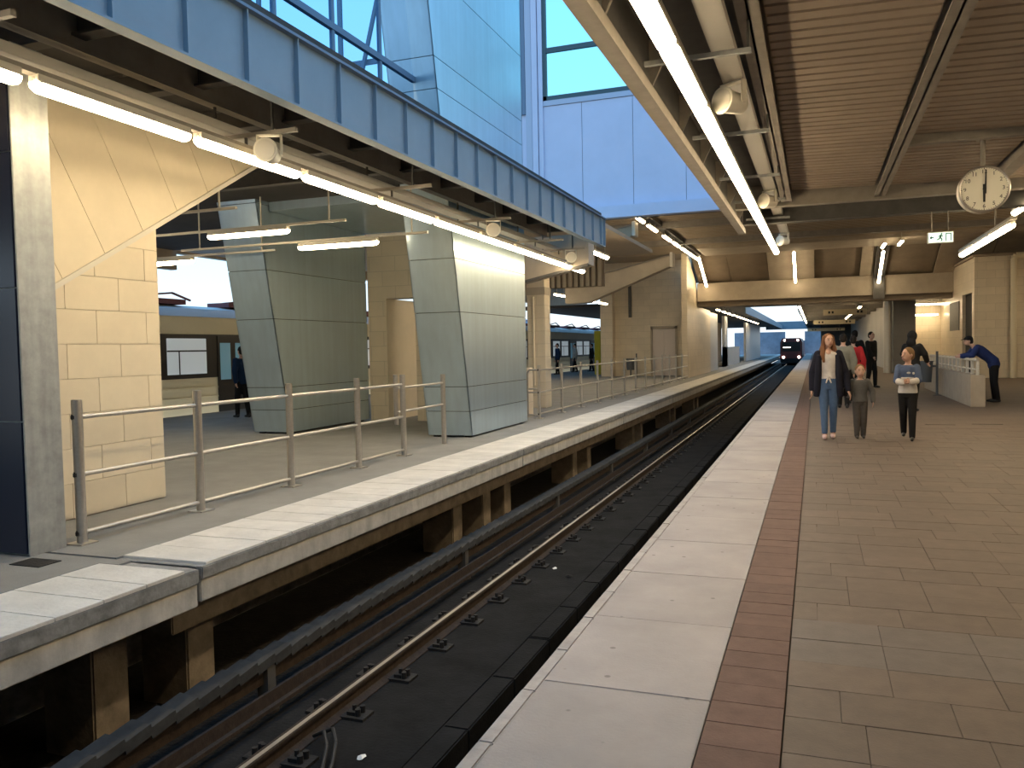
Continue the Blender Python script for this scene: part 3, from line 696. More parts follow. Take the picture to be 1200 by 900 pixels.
# slanted transition panels and deep beam
wt = thing('wall_transition', 'sloping tan concrete panels dropping to a deep beam across the hall', 'wall', (0, 42, 3.5), kind='structure')
px_ = [-5.65, -4.0, -2.15, .0, 2.0, 2.62, 3.05, 5.2, 7.4, 10.4]
for i, (a, b) in enumerate(zip(px_[:-1], px_[1:])):
    dk = i in (0, 1, 3, 6)
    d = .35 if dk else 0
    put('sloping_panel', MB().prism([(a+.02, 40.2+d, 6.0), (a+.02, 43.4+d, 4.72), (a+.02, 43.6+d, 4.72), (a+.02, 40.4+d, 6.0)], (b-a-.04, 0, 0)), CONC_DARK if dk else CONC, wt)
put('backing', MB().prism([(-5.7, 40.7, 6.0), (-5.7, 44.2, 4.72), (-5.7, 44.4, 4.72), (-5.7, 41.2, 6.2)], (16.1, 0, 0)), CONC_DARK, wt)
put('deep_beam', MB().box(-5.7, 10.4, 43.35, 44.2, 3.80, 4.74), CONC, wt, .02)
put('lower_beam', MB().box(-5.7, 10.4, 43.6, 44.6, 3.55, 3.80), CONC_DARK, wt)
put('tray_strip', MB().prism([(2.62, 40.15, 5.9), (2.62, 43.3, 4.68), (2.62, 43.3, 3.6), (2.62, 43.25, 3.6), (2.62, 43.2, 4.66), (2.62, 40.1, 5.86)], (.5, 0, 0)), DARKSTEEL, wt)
# long walls of the hall, left
put('wall_left_hall', MB().prism([(-6.0, 40, 0), (-6.0, 49.2, 0), (-6.0, 49.2, 3.55), (-6.0, 44.4, 3.6), (-6.0, 43.3, 4.75), (-6.0, 40.2, 6.0), (-6.0, 40, 6.0)], (.26, 0, 0)), BEIGE_X, label='tall smooth beige wall end standing at the left platform edge', cat='wall', kind='structure')
wd_ = thing('wall_door_hall', 'beige brick wall with a pale double door behind the long railing', 'wall', (-8.4, 43.3, 0), kind='structure')
put('wall_face', MB().box(-10.65, -8.1, 43.2, 43.5, 0, 6).box(-6.72, -6.0, 43.2, 43.5, 0, 6).box(-8.1, -6.72, 43.2, 43.5, 2.6, 6), BEIGE_Y, wd_)
put('corner_column', MB().box(-10.65, -10.0, 42.6, 43.2, 0, 4.6), BEIGE_Y, wd_)
put('pipe', MB().box(-9.25, -9.1, 43.1, 43.2, 3.1, 5.0), DARKSTEEL, wd_)
t = thing('door_1', 'pale pinkish double door in the beige wall beyond the long railing', 'door', (-7.4, 43.3, 0), kind='structure')
put('door_frame', MB().box(-8.1, -8.0, 43.12, 43.3, 0, 2.6).box(-6.82, -6.72, 43.12, 43.3, 0, 2.6).box(-8.1, -6.72, 43.12, 43.3, 2.45, 2.6), CONC, t)
for a, b in ((-8.0, -7.415), (-7.405, -6.82)):
    d = put('door_leaf', MB().box(a, b, 43.18, 43.25, .02, 2.45), WHITEDOOR, t, .006)
    put('handle', MB().box((b-.08) if a < -7.9 else (a+.04), (b-.04) if a < -7.9 else (a+.08), 43.13, 43.18, 1.0, 1.12), STEEL, d)
put('litter_bin', MB().cyl((-9.0, 42.3, .35), (-9.0, 42.3, .95), .2, .24, 14).cyl((-9.0, 42.3, 0), (-9.0, 42.3, .35), .04, n=8).box(-8.72, -8.66, 42.27, 42.33, 0, 1.2), BIN, label='dark litter bin on a post in front of the pale double door', cat='bin')
# cantilever roof arms
def arm(y, xa, xb, za0, za1, zb0, zb1, th, label):
    t = thing('cantilever_beam', label, 'beam', ((xa+xb)/2, y, za0))
    put('arm_box', MB().prism([(xa, y, za0), (xa+.9, y, za0+.02), (xb, y, zb0), (xb, y, zb1), (xa, y, za1)], (0, th, 0)), CONC, t, .015)
    put('top_plate', MB().prism([(xa, y-.05, za1), (xb, y-.05, zb1), (xb, y-.05, zb1+.03), (xa, y-.05, za1+.03)], (0, th+.1, 0)), BROWNSTEEL, t)
    put('end_bracket', MB().box(xb, xb+.1, y-.04, y+th+.04, zb0-.02, zb1+.12), HOUSING, t)
arm(30.0, -8.85, -4.9, 3.22, 3.95, 4.42, 4.80, .5, 'tapered tan cantilever beam rising towards the track past the girder end')
arm(25.4, -8.0, -5.3, 4.15, 4.75, 5.0, 5.30, .4, 'tapered tan cantilever beam half hidden behind the girder end')
t = thing('cantilever_beam', 'dark-edged tapered soffit box between the near tower and the left lamp row', 'beam', (-5.8, 18.2, 3))
put('arm_box', MB().prism([(-7.4, 18, 2.9), (-6.3, 18, 3.1), (-4.75, 18, 3.42), (-4.75, 18, 4.1), (-7.4, 18, 4.1)], (0, .5, 0)), CONC, t)
put('edge_strip', MB().bar((-6.35, 17.98, 3.08), (-4.75, 17.98, 3.41), .04, .06), DARKSTEEL, t)
# beige column beyond the near tower
t = thing('beige_column', 'square beige column behind the start of the long railing', 'column', (-6.85, 20.7, 0))
put('shaft', MB().box(-7.08, -6.60, 20.46, 20.95, 0, 4.3), BEIGE_Y, t, .012)
put('corner_pipe', MB().cyl((-6.9, 20.43, 0.6), (-6.9, 20.43, 2.9), .03, n=10), BEIGE, t)
put('collar', MB().box(-7.1, -6.58, 20.44, 20.97, 2.95, 3.15), CONC, t)
put('low_wall', MB().box(-6.5, -6.12, 17.0, 18.0, 0, 1.12), BEIGE_Y, label='low beige wall stub beside the looped railing end', cat='wall', kind='structure')
# ribbed tan cladding below the far arm
t = thing('ribbed_panel', 'ribbed tan hanging cladding between the beige column and the cantilever beam', 'panel', (-7.4, 24.5, 3.4))
put('backing', MB().box(-8.6, -6.0, 24.55, 24.62, 3.4, 4.37), CONC_DARK, t)
for k in range(14): put('rib', MB().box(-8.58+.185*k, -8.47+.185*k, 24.45, 24.56, 3.42, 4.36), CONC, t)
# middle left ceiling strip
put('wall_outer', MB().box(-16.2, -16, 17.7, 60, 4.3, 6.2).box(-16.0, -9.9, 25.0, 25.3, 4.36, 6.2).box(-16.2, -16, -8, 17.7, 3.85, 4.46), HIGHCEIL, label='tan fascia along the open outer side of the left platform', cat='wall', kind='structure')
put('ceiling_mid', MB().box(-16, -6.0, 17.7, 25, 4.36, 4.46).box(-6.0, -4.6, 18.6, 25.0, 4.36, 4.46), HIGHCEIL, label='tan ceiling over the left platform beyond the towers', cat='ceiling', kind='structure')
for k in range(8):  # mostly added lamps to brighten the hall's door wall; one is real
    lamp((-9.6, 22.5+2.35*k, 3.7), 'hanging tube lamp of a partly added row deep on the left platform, %s past the beige column' % ORD[k], hang=4.38 if k < 1 else 6.02)

# hall lamps following the roof
ys = [(26.0, 5.60), (28.3, 5.60), (31.2, 5.61), (33.4, 5.62), (35.6, 5.63), (37.4, 5.64), (39.1, 5.64)]
for k, (y, z) in enumerate(ys):
    lamp((-5.2, y, z), 'tube lamp under the high hall ceiling by the left wall, %s from the girder' % ORD[k], hang=5.8)
for X, nm in ((-5.2, 'by the left wall'), (-.9, 'above the platform edge'), (2.86, 'on the dark tray strip')):
    for k, (y, z) in enumerate(((41.0, 5.55), (42.55, 4.93))):
        lamp((X, y-.06, z-.26 if X > 2 else z-.08), '%s tube lamp on the sloping panels %s' % (['upper', 'lower'][k], nm), (-.38, 0, 0))
lamp((2.75, 38.6, 5.65), 'tube lamp under the hall ceiling just before the dark tray strip', hang=5.82)
lamp((3.3, 37.4, 5.6), 'tube lamp under the hall ceiling right of the dark tray strip', hang=5.95)

# ------------------------------------------------------------------ low far hall
lo = thing('ceiling_low', 'low dark ceiling of the far hall with an open strip over the track', 'ceiling', (0, 80, 3.5), kind='structure')
put('deck', MB().box(-16, -3.95, 44.4, 115, 3.80, 3.95).box(-.95, 10.5, 44.4, 115, 3.80, 3.95).box(-3.95, -.95, 44.4, 52, 3.80, 3.95), DARKCEIL, lo)
put('side_fascia', MB().box(-4.0, -3.94, 52, 115, 3.45, 3.95).box(-.96, -.9, 52, 115, 3.5, 3.95), GIRDER, lo)
for k in range(9): put('cross_beam', MB().box(-.9, 10.4, 47+6*k, 47.3+6*k, 3.55, 3.8), BROWNSTEEL, lo)
put('end_crossing', MB().box(-6, 4, 112, 113, 3.4, 4.4), GIRDER, lo)
for k in range(12):
    lamp((-5.2, 48.5+3.1*k, 3.58), 'distant tube lamp, %s in the far row over the left platform' % ORD[k], group='far left lamp row', hang=3.82)
for k in range(12):
    lamp((-.75, 45.5+3.1*k, 3.45), 'distant tube lamp, %s in the far row over the right platform edge' % ORD[k], group='far right lamp row', hang=3.82)
for k in range(6):
    lamp((2.2, 47+4*k, 3.4), 'distant tube lamp, %s in the far row along the middle of the right platform' % ORD[k], group='far middle lamp row', hang=3.82)
wf = thing('wall_far_left', 'grey panelled wall along the far left platform', 'wall', (-6, 75, 0), kind='structure')
put('metal_sheet', MB().box(-6.0, -5.8, 49.3, 53.6, 0, 3.5), METALPANEL, wf, .01)
put('wall_face', MB().box(-7.4, -7.2, 49.3, 62, 0, 3.6).box(-6.2, -6.0, 60, 72, 0, 1.4).box(-6.2, -6.0, 60, 62, 0, 3.6).box(-6.2, -6.0, 79, 100, 0, 3.6), METALPANEL, wf)
put('opening_shade_sheet', MB().box(-7.21, -7.19, 56, 58.2, 0, 2.9), DARKVOID, wf)  # flat dark sheet painted as the opening's shade
put('recess', MB().box(-8.5, -8.3, 60, 80, 0, 3.6), CONC_DARK, wf)
t = thing('hanging_sign', 'cream direction sign hanging highest over the far right platform', 'sign', (1.0, 44, 2.9))
def hsign(loc, wd, label):
    t = thing('hanging_sign', label, 'sign', loc)
    x, y, z = loc
    put('board', MB().box(x-wd/2, x+wd/2, y-.06, y+.06, z, z+.30), SIGNBEIGE, t, .01)
    put('hanger', MB().box(x-wd*.35, x-wd*.35+.03, y-.02, y+.02, z+.3, 3.8), BROWNSTEEL, t)
    put('hanger', MB().box(x+wd*.35, x+wd*.35+.03, y-.02, y+.02, z+.3, 3.8), BROWNSTEEL, t)
    mk = MB()
    for u in (-.36, -.28, .3, .38): mk.box(x+u*wd-.05, x+u*wd+.05, y-.066, y-.06, z+.09, z+.21)
    put('pictogram', mk, BLACK, t)
bpy.data.objects.remove(t)
hsign((1.45, 46.2, 2.98), 2.1, 'cream direction sign nearest of those hanging over the far right platform')
hsign((1.25, 62, 2.85), 2.7, 'cream direction sign hanging in the middle of the far right platform')
hsign((1.0, 86, 2.7), 3.4, 'cream direction sign furthest down the far right platform')

# right side of the hall
t = thing('grey_pillar', 'wide dark grey pillar behind the man in black', 'pillar', (4.1, 45.2, 0))
put('shaft', MB().box(3.62, 4.62, 44.75, 45.9, 0, 3.8), GREYWALL, t, .015)
put('round_column', MB().cyl((3.38, 44.95, 0), (3.38, 44.95, 3.8), .2, n=20), METALPANEL, label='slim round pale column against the dark grey pillar', cat='column')
wr = thing('wall_right_hall', 'beige tiled end wall beyond the dark grey pillar', 'wall', (6, 46, 0), kind='structure')
put('wall_face', MB().box(4.3, 6.9, 47.5, 47.8, 0, 3.8), BEIGE_Y, wr)
wb = thing('wall_kiosk', 'beige tiled service block with a dark doorway at the right', 'wall', (8, 40, 0), kind='structure')
put('front_face', MB().box(6.07, 10.5, 38.0, 38.3, 0, 4.9), BEIGE_Y, wb)
put('side_face', MB().box(6.07, 6.3, 38.3, 38.5, 0, 4.9).box(6.07, 6.3, 40.9, 47.5, 0, 4.9).box(6.07, 6.3, 38.5, 40.9, 3.5, 4.9), BEIGE_X, wb)
put('door_shade_sheet', MB().box(6.2, 6.25, 38.5, 40.9, 0, 3.5), DARKVOID, wb)  # dark sheet fills the doorway in place of its inner shade
put('notice_case', MB().box(6.03, 6.07, 41.6, 44.2, 2.0, 3.3), GREYWALL, wb)
put('roof_slab', MB().box(6.0, 10.5, 37.9, 46, 4.9, 5.0), CONC_DARK, wb)
t = thing('downpipe', 'thick cream downpipe running up the service block at the right edge', 'pipe', (7.42, 37.8, 0))
put('pipe_run', MB().tube([(7.42, 37.75, 0), (7.42, 37.75, 4.75), (7.5, 37.75, 4.87), (9.5, 37.75, 4.87)], .115, 14), PIPE, t)
for z in (1.8, 3.4): put('pipe_collar', MB().cyl((7.42, 37.75, z), (7.42, 37.75, z+.08), .13, n=14), PIPE, t)
put('wall_niche', MB().box(7.9, 9.6, 37.9, 38.0, 0, 1.5), CONC, label='low tan recess at the foot of the service block', cat='wall', kind='structure')
for k in range(3):
    lamp((3.0+.0, 16.2+1.66*k, 3.42), 'tube lamp in the row beside the clock, %s from the near end' % ORD[k], ms=L158R)
put('lamp_channel', MB().box(2.95, 3.05, 15.3, 20.4, 3.47, 3.52).box(2.99, 3.01, 16.72, 16.76, 3.5, 3.86), BROWNSTEEL, label='brown steel channel carrying the lamps beside the clock', cat='channel')
lamp((3.55, 17.3, 3.95), 'tube lamp cut off by the right edge of the picture', hang=6.02)
for k, (x, z) in enumerate(((5.3, 3.42), (5.05, 2.9))):
    lamp((x, 46.2+.4*k, z), '%s tube lamp beside the dark grey pillar' % ['upper', 'lower'][k], (0, 0, PI/2), hang=3.82)
for k in range(7):  # edge lamp's row continued out of view, added to brighten the right side
    lamp((3.55, 3.5+1.9*k, 3.72), 'unseen added tube lamp in the right-hand row under the slatted ceiling, %s from the near end' % ORD[k], hang=4.34)
for k in range(5):  # made-up row out of view, added to brighten the service block front
    lamp((8.1, 27.5+1.9*k, 4.4), 'added fill tube lamp out of view over the stairwell side of the right platform, %s from the canopy' % ORD[k], hang=6.02)
# parapet of the stairwell
t = thing('stair_parapet', 'low pale parapet wall with white railing around a stairwell', 'parapet', (3.7, 24, 0))
put('parapet_wall', MB().box(3.36, 3.66, 21.45, 30, 0, .74), PARAPET, t, .012)
put('top_rail', MB().cyl((3.51, 21.5, 1.08), (3.51, 30, 1.08), .03, n=8).cyl((3.51, 21.5, .86), (3.51, 30, .86), .02, n=8), HOUSING, t)
for k in range(13): put('rail_post', MB().box(3.48, 3.54, 21.5+.68*k, 21.56+.68*k, .72, 1.12), HOUSING, t)
t = thing('litter_bin', 'dark litter bin on a pole beside the stairwell parapet', 'bin', (3.1, 26, 0))
put('bin_body', MB().cyl((2.9, 26, .38), (2.9, 26, .95), .19, .23, 18).cyl((2.9, 26, .95), (2.9, 26, .98), .24, n=18), BIN, t)
put('pole', MB().cyl((3.23, 26, 0), (3.23, 26, 1.25), .035, n=10).box(3.08, 3.23, 25.98, 26.02, .8, .86).box(3.12, 3.33, 25.9, 26.1, 0, .012), BIN, t)
# far clutter lamps left platform (across track direction)
for k, (x, y, z) in enumerate(((-8.5, 11.0, 3.50), (-7.6, 12.2, 3.40), (-11.6, 12.4, 3.33), (-10.7, 9.6, 3.55))):
    lamp((x, y, z), ['tube lamp hanging crosswise left of the near tower, under the stair', 'tube lamp hanging crosswise in front of the far tower', 'tube lamp hanging crosswise left of the far tower', 'tube lamp half hidden by the stair side trim'][k], (0, 0, PI/2))
for k, (xa, xb, y, z) in enumerate(((-10.9, -6.7, 11.0, 3.62), (-10.9, -5.9, 12.2, 3.53), (-13, -9, 12.4, 3.45), (-12, -7.6, 9.6, 3.66))):
    t = thing('lamp_rail', ['thin lamp rail under the stair', 'thin lamp rail reaching past the near tower', 'thin lamp rail left of the far tower', 'thin lamp rail behind the stair side'][k], 'rail', ((xa+xb)/2, y, z))
    z -= .068
    put('rail_bar', MB().box(xa, xb, y-.025, y+.025, z, z+.035), HOUSING, t)
    for q in (xa+.4, xb-.3): put('hanger', MB().box(q, q+.02, y-.01, y+.01, z+.03, 4.36), HOUSING, t)

# ------------------------------------------------------------------ trains
def car(y0, ln, label):
    t = thing('train_car', label, 'train', (-17.3, y0+ln/2, -1.0), 'cars of the cream and black train')
    xf = -16.0
    body = put('body', MB().box(-18.7, xf, y0, y0+ln, -.35, 2.62), TRAINCREAM, t, .03)
    for z in (.12, .38, .64): put('side_ridge', MB().box(xf, xf+.02, y0+.2, y0+ln-.2, z, z+.035), TRAINCREAM, body)
    put('window_band', MB().box(xf, xf+.012, y0+.15, y0+ln-.15, .93, 2.14), TRAINBLACK, t)
    k = 0; y = y0+.9
    while y < y0+ln-2.2:
        if k % 3 == 2:
            d = put('door_leaf', MB().box(xf+.005, xf+.03, y, y+1.3, -.1, 2.1), TRAINBLACK, t)
            for q in (0, .66): put('door_pane', MB().box(xf+.028, xf+.036, y+.1+q, y+.54+q, .85, 1.9), TRAINBLUE, d)
            y += 1.75
        else:
            wn = put('window', MB().box(xf+.01, xf+.022, y, y+1.5, 1.05, 2.02), TRAINWIN, t, .02)
            put('sash', MB().box(xf+.02, xf+.03, y, y+1.5, 1.66, 1.70).box(xf+.02, xf+.03, y+.42, y+.46, 1.05, 1.66), TRAINBLACK, wn)
            y += 1.95
        k += 1
    rf = put('roof', MB().prism([(xf, y0, 2.62), (xf-.25, y0, 2.86), (xf-.9, y0, 2.98), (-18.7+.9, y0, 2.98), (-18.45, y0, 2.86), (-18.7, y0, 2.62)], (0, ln, 0)), TRAINROOF, t)
    for q in range(4):
        yy = y0+2+q*4
        put('roof_gear', MB().box(-17.3, -16.5, yy, yy+2.2, 2.98, 3.12).bar((-16.7, yy, 3.1), (-16.7, yy+1.9, 3.30), .05, .05).bar((-16.7, yy+1.9, 3.30), (-16.7, yy+2.6, 3.12), .05, .05), TRAINRED, rf)
car(-3.65, 17.5, 'cream and black train car nearest, seen beyond the beige stair wall')
car(14.35, 17.5, 'cream and black train car seen past the far tower and doorway')
car(32.35, 17.5, 'cream and black train car seen behind the walking people on the left')
car(50.35, 17.5, 'cream and black train car furthest along the left tracks')
# approaching underground train
t = thing('metro_train', 'dark red train arriving at the far end of the track', 'train', (-2.9, 125, -1.1))
xa, xb, yf = -4.25, -1.55, 112
put('cab_body', MB().prism([(xa, yf, -.85), (xb, yf, -.85), (xb, yf, 1.7), (xb-.25, yf, 2.25), (xa+.25, yf, 2.25), (xa, yf, 1.7)], (0, 22, 0)), METRORED, t, .05)
put('windscreen', MB().box(xa+.25, xb-.25, yf-.03, yf, .55, 1.75), TRAINBLACK, t, .01)
put('bumper', MB().box(xa+.1, xb-.1, yf-.12, yf, -.95, -.35), BLACKIRON, t)
put('destination_display', MB().box(xa+.35, xa+1.3, yf-.05, yf-.03, 1.0, 1.14), DISPLAY, t)
for x in (xa+.4, xb-.4): put('headlamp', MB().cyl((x, yf-.1, -.2), (x, yf, -.2), .15, n=14), HEADLAMP, t)
for x in (xa+.55, xb-.55): put('headlamp', MB().cyl((x, yf-.06, 1.98), (x, yf, 1.98), .12, n=14), HEADLAMP, t)
put('wall_far_right', MB().box(.6, 10.5, 100, 100.3, 0, 3.8), mat('brown_grey_far_wall', (.16, .13, .105), .7, noise=(.7, .3), brick=('y', 1.1, 3.9, .5)), label='brown-grey wall closing the far right platform', cat='wall', kind='structure')
put('wall_far_side', MB().box(3.75, 3.95, 46.0, 99.9, 0, 3.8), mat('grey_panelled_far_wall', (.36, .33, .28), .6, noise=(.7, .1), brick=('x', 1.3, 4.2, .45)), label='grey panelled wall along the far right platform behind the round column', cat='wall', kind='structure')
put('wall_far_end', MB().box(-12, -4.35, 135, 135.4, -1, 3.4).box(-1.5, 6, 135, 135.4, -.2, 3.4).box(-4.35, -1.5, 135, 135.4, -1, 2.0), mat('haze_tinted_far_wall', (.15, .19, .25), .5, noise=(.8, .25)), label='far end wall with blue haze in its colour beside the arriving train', cat='wall', kind='structure')  # distance haze is put into this wall's grey-blue colour

# outdoor bits beyond the left platform
put('floor_outside', MB().box(-70, -19.2, -20, 170, -1.6, -1.3), ASPHALT, label='grey ground beyond the left tracks', cat='ground', kind='structure')
t = thing('billboard', 'light blue billboard above the train roof on the left', 'billboard', (-25, 73, -1.3))
put('panel', MB().box(-25.4, -24.2, 73, 73.2, 3.0, 4.3), BLUESIGN, t)
put('post', MB().box(-24.9, -24.75, 73.05, 73.15, -1.3, 3.0), BROWNSTEEL, t)
put('yellow_post', MB().box(-11.85, -11.5, 45.9, 46.2, 0, 2.5), YELLOW, label='bright yellow post beside the beige brick wall', cat='post')
t = thing('distant_tree', 'distant tree above the train roof beside the beige stair wall', 'tree', (-40, 40.5, -1.3))
put('trunk', MB().cyl((-40, 40.5, -1.3), (-40, 40.5, 2.5), .25, .15, 8), BARK, t)
tm = MB()
for k in range(60):
    a = random.uniform(0, 2*PI); r = random.uniform(0, 1.5); z = random.uniform(2, 5.0)
    tm.ell((-40+r*math.cos(a), 40.5+r*math.sin(a), z), *(random.uniform(.25, .5),)*3, n=6, k=5)
put('crown', tm, LEAF, t)

# ------------------------------------------------------------------ people
SKIN = mat('fair_skin', (.56, .34, .25), .55, spec=.35)
EYE = mat('dark_eye', (.03, .02, .018), .3)
LIP = mat('pink_lip', (.42, .16, .14), .5)
def cloth(n, c, r=.85): return mat(n, c, r, noise=(18, .10), spec=.15)
def remeshed(name, mb, voxel, mt, smooth=3):
    me0 = mb.mesh(name+'_src'); tmp = bpy.data.objects.new(name+'_src', me0); COL.objects.link(tmp)
    md = tmp.modifiers.new('r', 'REMESH'); md.mode = 'VOXEL'; md.voxel_size = voxel; md.use_smooth_shade = True
    s = tmp.modifiers.new('s', 'SMOOTH'); s.iterations = smooth; s.factor = .5
    dg = bpy.context.evaluated_depsgraph_get()
    me = bpy.data.meshes.new_from_object(tmp.evaluated_get(dg)); me.name = name
    bpy.data.objects.remove(tmp); bpy.data.meshes.remove(me0)
    me.materials.clear(); me.materials.append(mt); return me
def V(a, s): return Vector(a)*s
def hand(mb, wr, d, side, s, curl=.6):
    """palm, four bent fingers of different length and a thumb; d points from the wrist to the fingertips, side towards the thumb"""
    d = Vector(d).normalized(); side = (Vector(side)-d*Vector(side).dot(d)).normalized(); nrm = d.cross(side).normalized()
    if nrm.y > 0 and abs(nrm.y) > .3: nrm = -nrm
    wr = Vector(wr)
    for k in (-1, 0, 1): mb.cap(wr, wr+d*.046*s+side*k*.012*s, .0105*s, .0105*s)
    for k, ln in zip((-1.5, -.5, .5, 1.5), (.034, .043, .046, .041)):
        p = wr+d*.048*s+side*k*.0105*s; q = p+(d*math.cos(curl*.5)+nrm*math.sin(curl*.5)).normalized()*ln*.5*s
        e2 = q+(d*math.cos(curl)+nrm*math.sin(curl)).normalized()*ln*.5*s
        mb.cap(p, q, .0056*s, .0052*s); mb.cap(q, e2, .0052*s, .0046*s)
    p = wr+d*.016*s+side*.013*s; q = p+(d*.6+side*.7).normalized()*.025*s; mb.cap(p, q, .0065*s, .006*s); mb.cap(q, q+(d*.9+side*.2+nrm*.3).normalized()*.02*s, .0058*s, .0052*s)
def person(label, loc, yaw, H, C, feet=None, wrists=None, elbows=None, hands=None, spine=None, head_turn=0, head_s=1.0, vox=.02, top='jacket', hair='short', skirt=None, coat=None, lean=0, build=1.0, nod=0, extras=None, bare=False):
    """C: dict of materials top/trousers/shoe/hair. All joints in body heights, facing -y."""
    t = thing('person', label, 'person', loc, rz=yaw)
    s = H; b = build
    def child(nm, me, parent=t):
        o = bpy.data.objects.new(nm, me); COL.objects.link(o); o.parent = parent; return o
    sp_ = spine or [(0, 0, .47), (0, 0, .52), (0, 0, .57), (0, 0, .63), (0, 0, .70), (0, 0, .765), (0, 0, .81), (0, 0, .835)]
    rr = [(.066, .05), (.086, .062), (.083, .06), (.070, .052), (.080, .058), (.093, .060), (.088, .048), (.042, .036)]
    sp_ = [Vector(p)*s for p in sp_]; rr = [(a*s*b, c*s*b) for a, c in rr]
    up_ = (sp_[-1]-sp_[-2]).normalized()
    neck = sp_[-1]; hc = neck+(up_*.6+Vector((0, 0, .4))).normalized()*.10*s*(.5+.5*head_s)+Vector((0, -.008*s, 0))
    sh = [sp_[-2]+Vector((q*.090*s*b, 0, -.008*s)) for q in (-1, 1)]
    hip = [sp_[1]+Vector((q*.046*s, 0, -.01*s)) for q in (-1, 1)]
    feet = feet or [(-.05, 0, .045), (.05, 0, .045)]
    ank = [Vector(f[:3])*s for f in feet]
    knees = [(hip[i]+ank[i])/2+Vector((0, -(feet[i][3] if len(feet[i]) > 3 else .012)*s, .012*s)) for i in (0, 1)]
    wrists = wrists or [(-.135, -.02, .47), (.135, -.02, .47)]
    wr = [Vector(w_)*s for w_ in wrists]
    elbows = elbows or [(-.03, .02, .0), (.03, .02, .0)]
    el = [(sh[i]+wr[i])/2+Vector(elbows[i])*s for i in (0, 1)]
    RT = Matrix.Rotation(head_turn, 3, 'Z') @ Matrix.Rotation(nod, 3, 'X')
    def hp(p): return hc+RT @ (Vector(p)*s*head_s)
    # ---- body, one continuous surface
    B = MB(); B.loft([(p, a*.97, c*.97) for p, (a, c) in zip(sp_, rr)])
    B.cap(neck-up_*.02*s, hp((0, .008, -.03)), .029*s, .027*s*head_s)
    B.ell(hc, .0435*s*head_s, .054*s*head_s, .061*s*head_s, R=RT)
    B.ell(hp((0, -.017, -.031)), .033*s*head_s, .036*s*head_s, .034*s*head_s, R=RT)
    B.cap(hp((0, -.052, .0)), hp((0, -.062, -.016)), .006*s*head_s, .009*s*head_s)
    for q in (-1, 1): B.ell(hp((q*.044, .006, -.006)), .006*s*head_s, .011*s*head_s, .016*s*head_s, 8, 6, R=RT)
    B.cap(hp((-.014, -.046, -.036)), hp((.014, -.046, -.036)), .007*s*head_s)
    for i in (0, 1):
        B.cap(sh[i], el[i], .030*s*b, .024*s*b); B.cap(el[i], wr[i], .024*s*b, .0165*s)
        hd = (hands[i] if hands else None) or ((wr[i]-el[i]), (0, -1, 0))
        hand(B, wr[i], hd[0], hd[1], s)
        B.cap(hip[i], knees[i], .050*s*b, .034*s*b); B.cap(knees[i], ank[i], .034*s*b, .022*s)
        B.cap(ank[i]+Vector((0, .012*s, -.02*s)), ank[i]+Vector((0, -.075*s, -.026*s)), .020*s, .016*s)
    child('body', remeshed('body', B, vox, SKIN, 2))
    fa = hp
    ev = MB()
    for q in (-1, 1):
        e_ = MB().ell(hp((q*.018, -.0475, .006)), .0075*s*head_s, .004*s*head_s, .004*s*head_s, 8, 6, R=RT); child('eye', local_mesh('eye', e_, EYE))
        br = MB().cap(hp((q*.010, -.051, .018)), hp((q*.027, -.046, .017)), .0022*s*head_s); child('eyebrow', local_mesh('eyebrow', br, C['hair']))
    child('mouth', local_mesh('mouth', MB().cap(hp((-.013, -.0525, -.036)), hp((.013, -.0525, -.036)), .0035*s*head_s), LIP))
    # ---- trousers
    T = MB(); g = .007*s
    T.loft([(p, a+g, c+g) for p, (a, c) in list(zip(sp_, rr))[:3]]+[(sp_[2]+(sp_[3]-sp_[2])*.5, rr[3][0]+g, rr[3][1]+g)])
    sl_ = C.get('slim', 1.0)
    for i in (0, 1):
        T.cap(hip[i], knees[i], .050*s*b+g, .036*s*b*sl_+g); T.cap(knees[i], ank[i]+Vector((0, 0, C.get('hem', .0)*s)), .036*s*b*sl_+g, .025*s*sl_+g)
    child('trousers', remeshed('trousers', T, vox, C['trousers']))
    # ---- shoes
    for i in (0, 1):
        S = MB(); a = ank[i]
        S.cap(a+Vector((0, .014*s, -.022*s)), a+Vector((0, -.05*s, -.025*s)), .024*s, .0225*s); S.cap(a+Vector((0, -.05*s, -.026*s)), a+Vector((0, -.088*s, -.029*s)), .022*s, .0165*s)
        if not C.get('flats'): S.cap(a+Vector((0, .01*s, -.02*s)), a+Vector((0, .005*s, .012*s)), .024*s, .025*s)
        child('shoe', remeshed('shoe', S, min(vox, .012), C['shoe'], 2))
    # ---- upper garment
    U = MB(); g = C.get('thick', .010)*s; lo = C.get('low', 1)
    secs = [(p, a+g, c+g) for p, (a, c) in zip(sp_, rr)][lo:]
    secs[-1] = (secs[-1][0]-up_*.004*s, rr[-1][0]+.004*s, rr[-1][1]+.004*s)
    U.loft(secs)
    for i in (0, 1):
        k = C.get('sleeve', .94)
        U.cap(sh[i], el[i], .031*s*b+g*.8, .026*s*b+g*.8)
        if k > .4: U.cap(el[i], el[i]+(wr[i]-el[i])*k, .026*s*b+g*.8, .019*s+g*.8)
    if C.get('hood'): U.ell(sp_[-1]+Vector((0, .045*s, .0)), .06*s, .04*s, .03*s)
    child(top, remeshed(top, U, vox, C['top']))
    if 'top2' in C:      # lower half of the garment in a second colour
        W2 = MB(); g2 = g+.004*s
        W2.loft([(p, a+g2, c+g2) for p, (a, c) in zip(sp_, rr)][lo:5])
        child('lower_shirt', remeshed('lower_shirt', W2, vox, C['top2']))
        for i in (0, 1):
            child('cuff', remeshed('cuff', MB().cap(el[i]+(wr[i]-el[i])*.35, el[i]+(wr[i]-el[i])*.92, .026*s+g, .021*s+g), min(vox, .014), C['top2']))
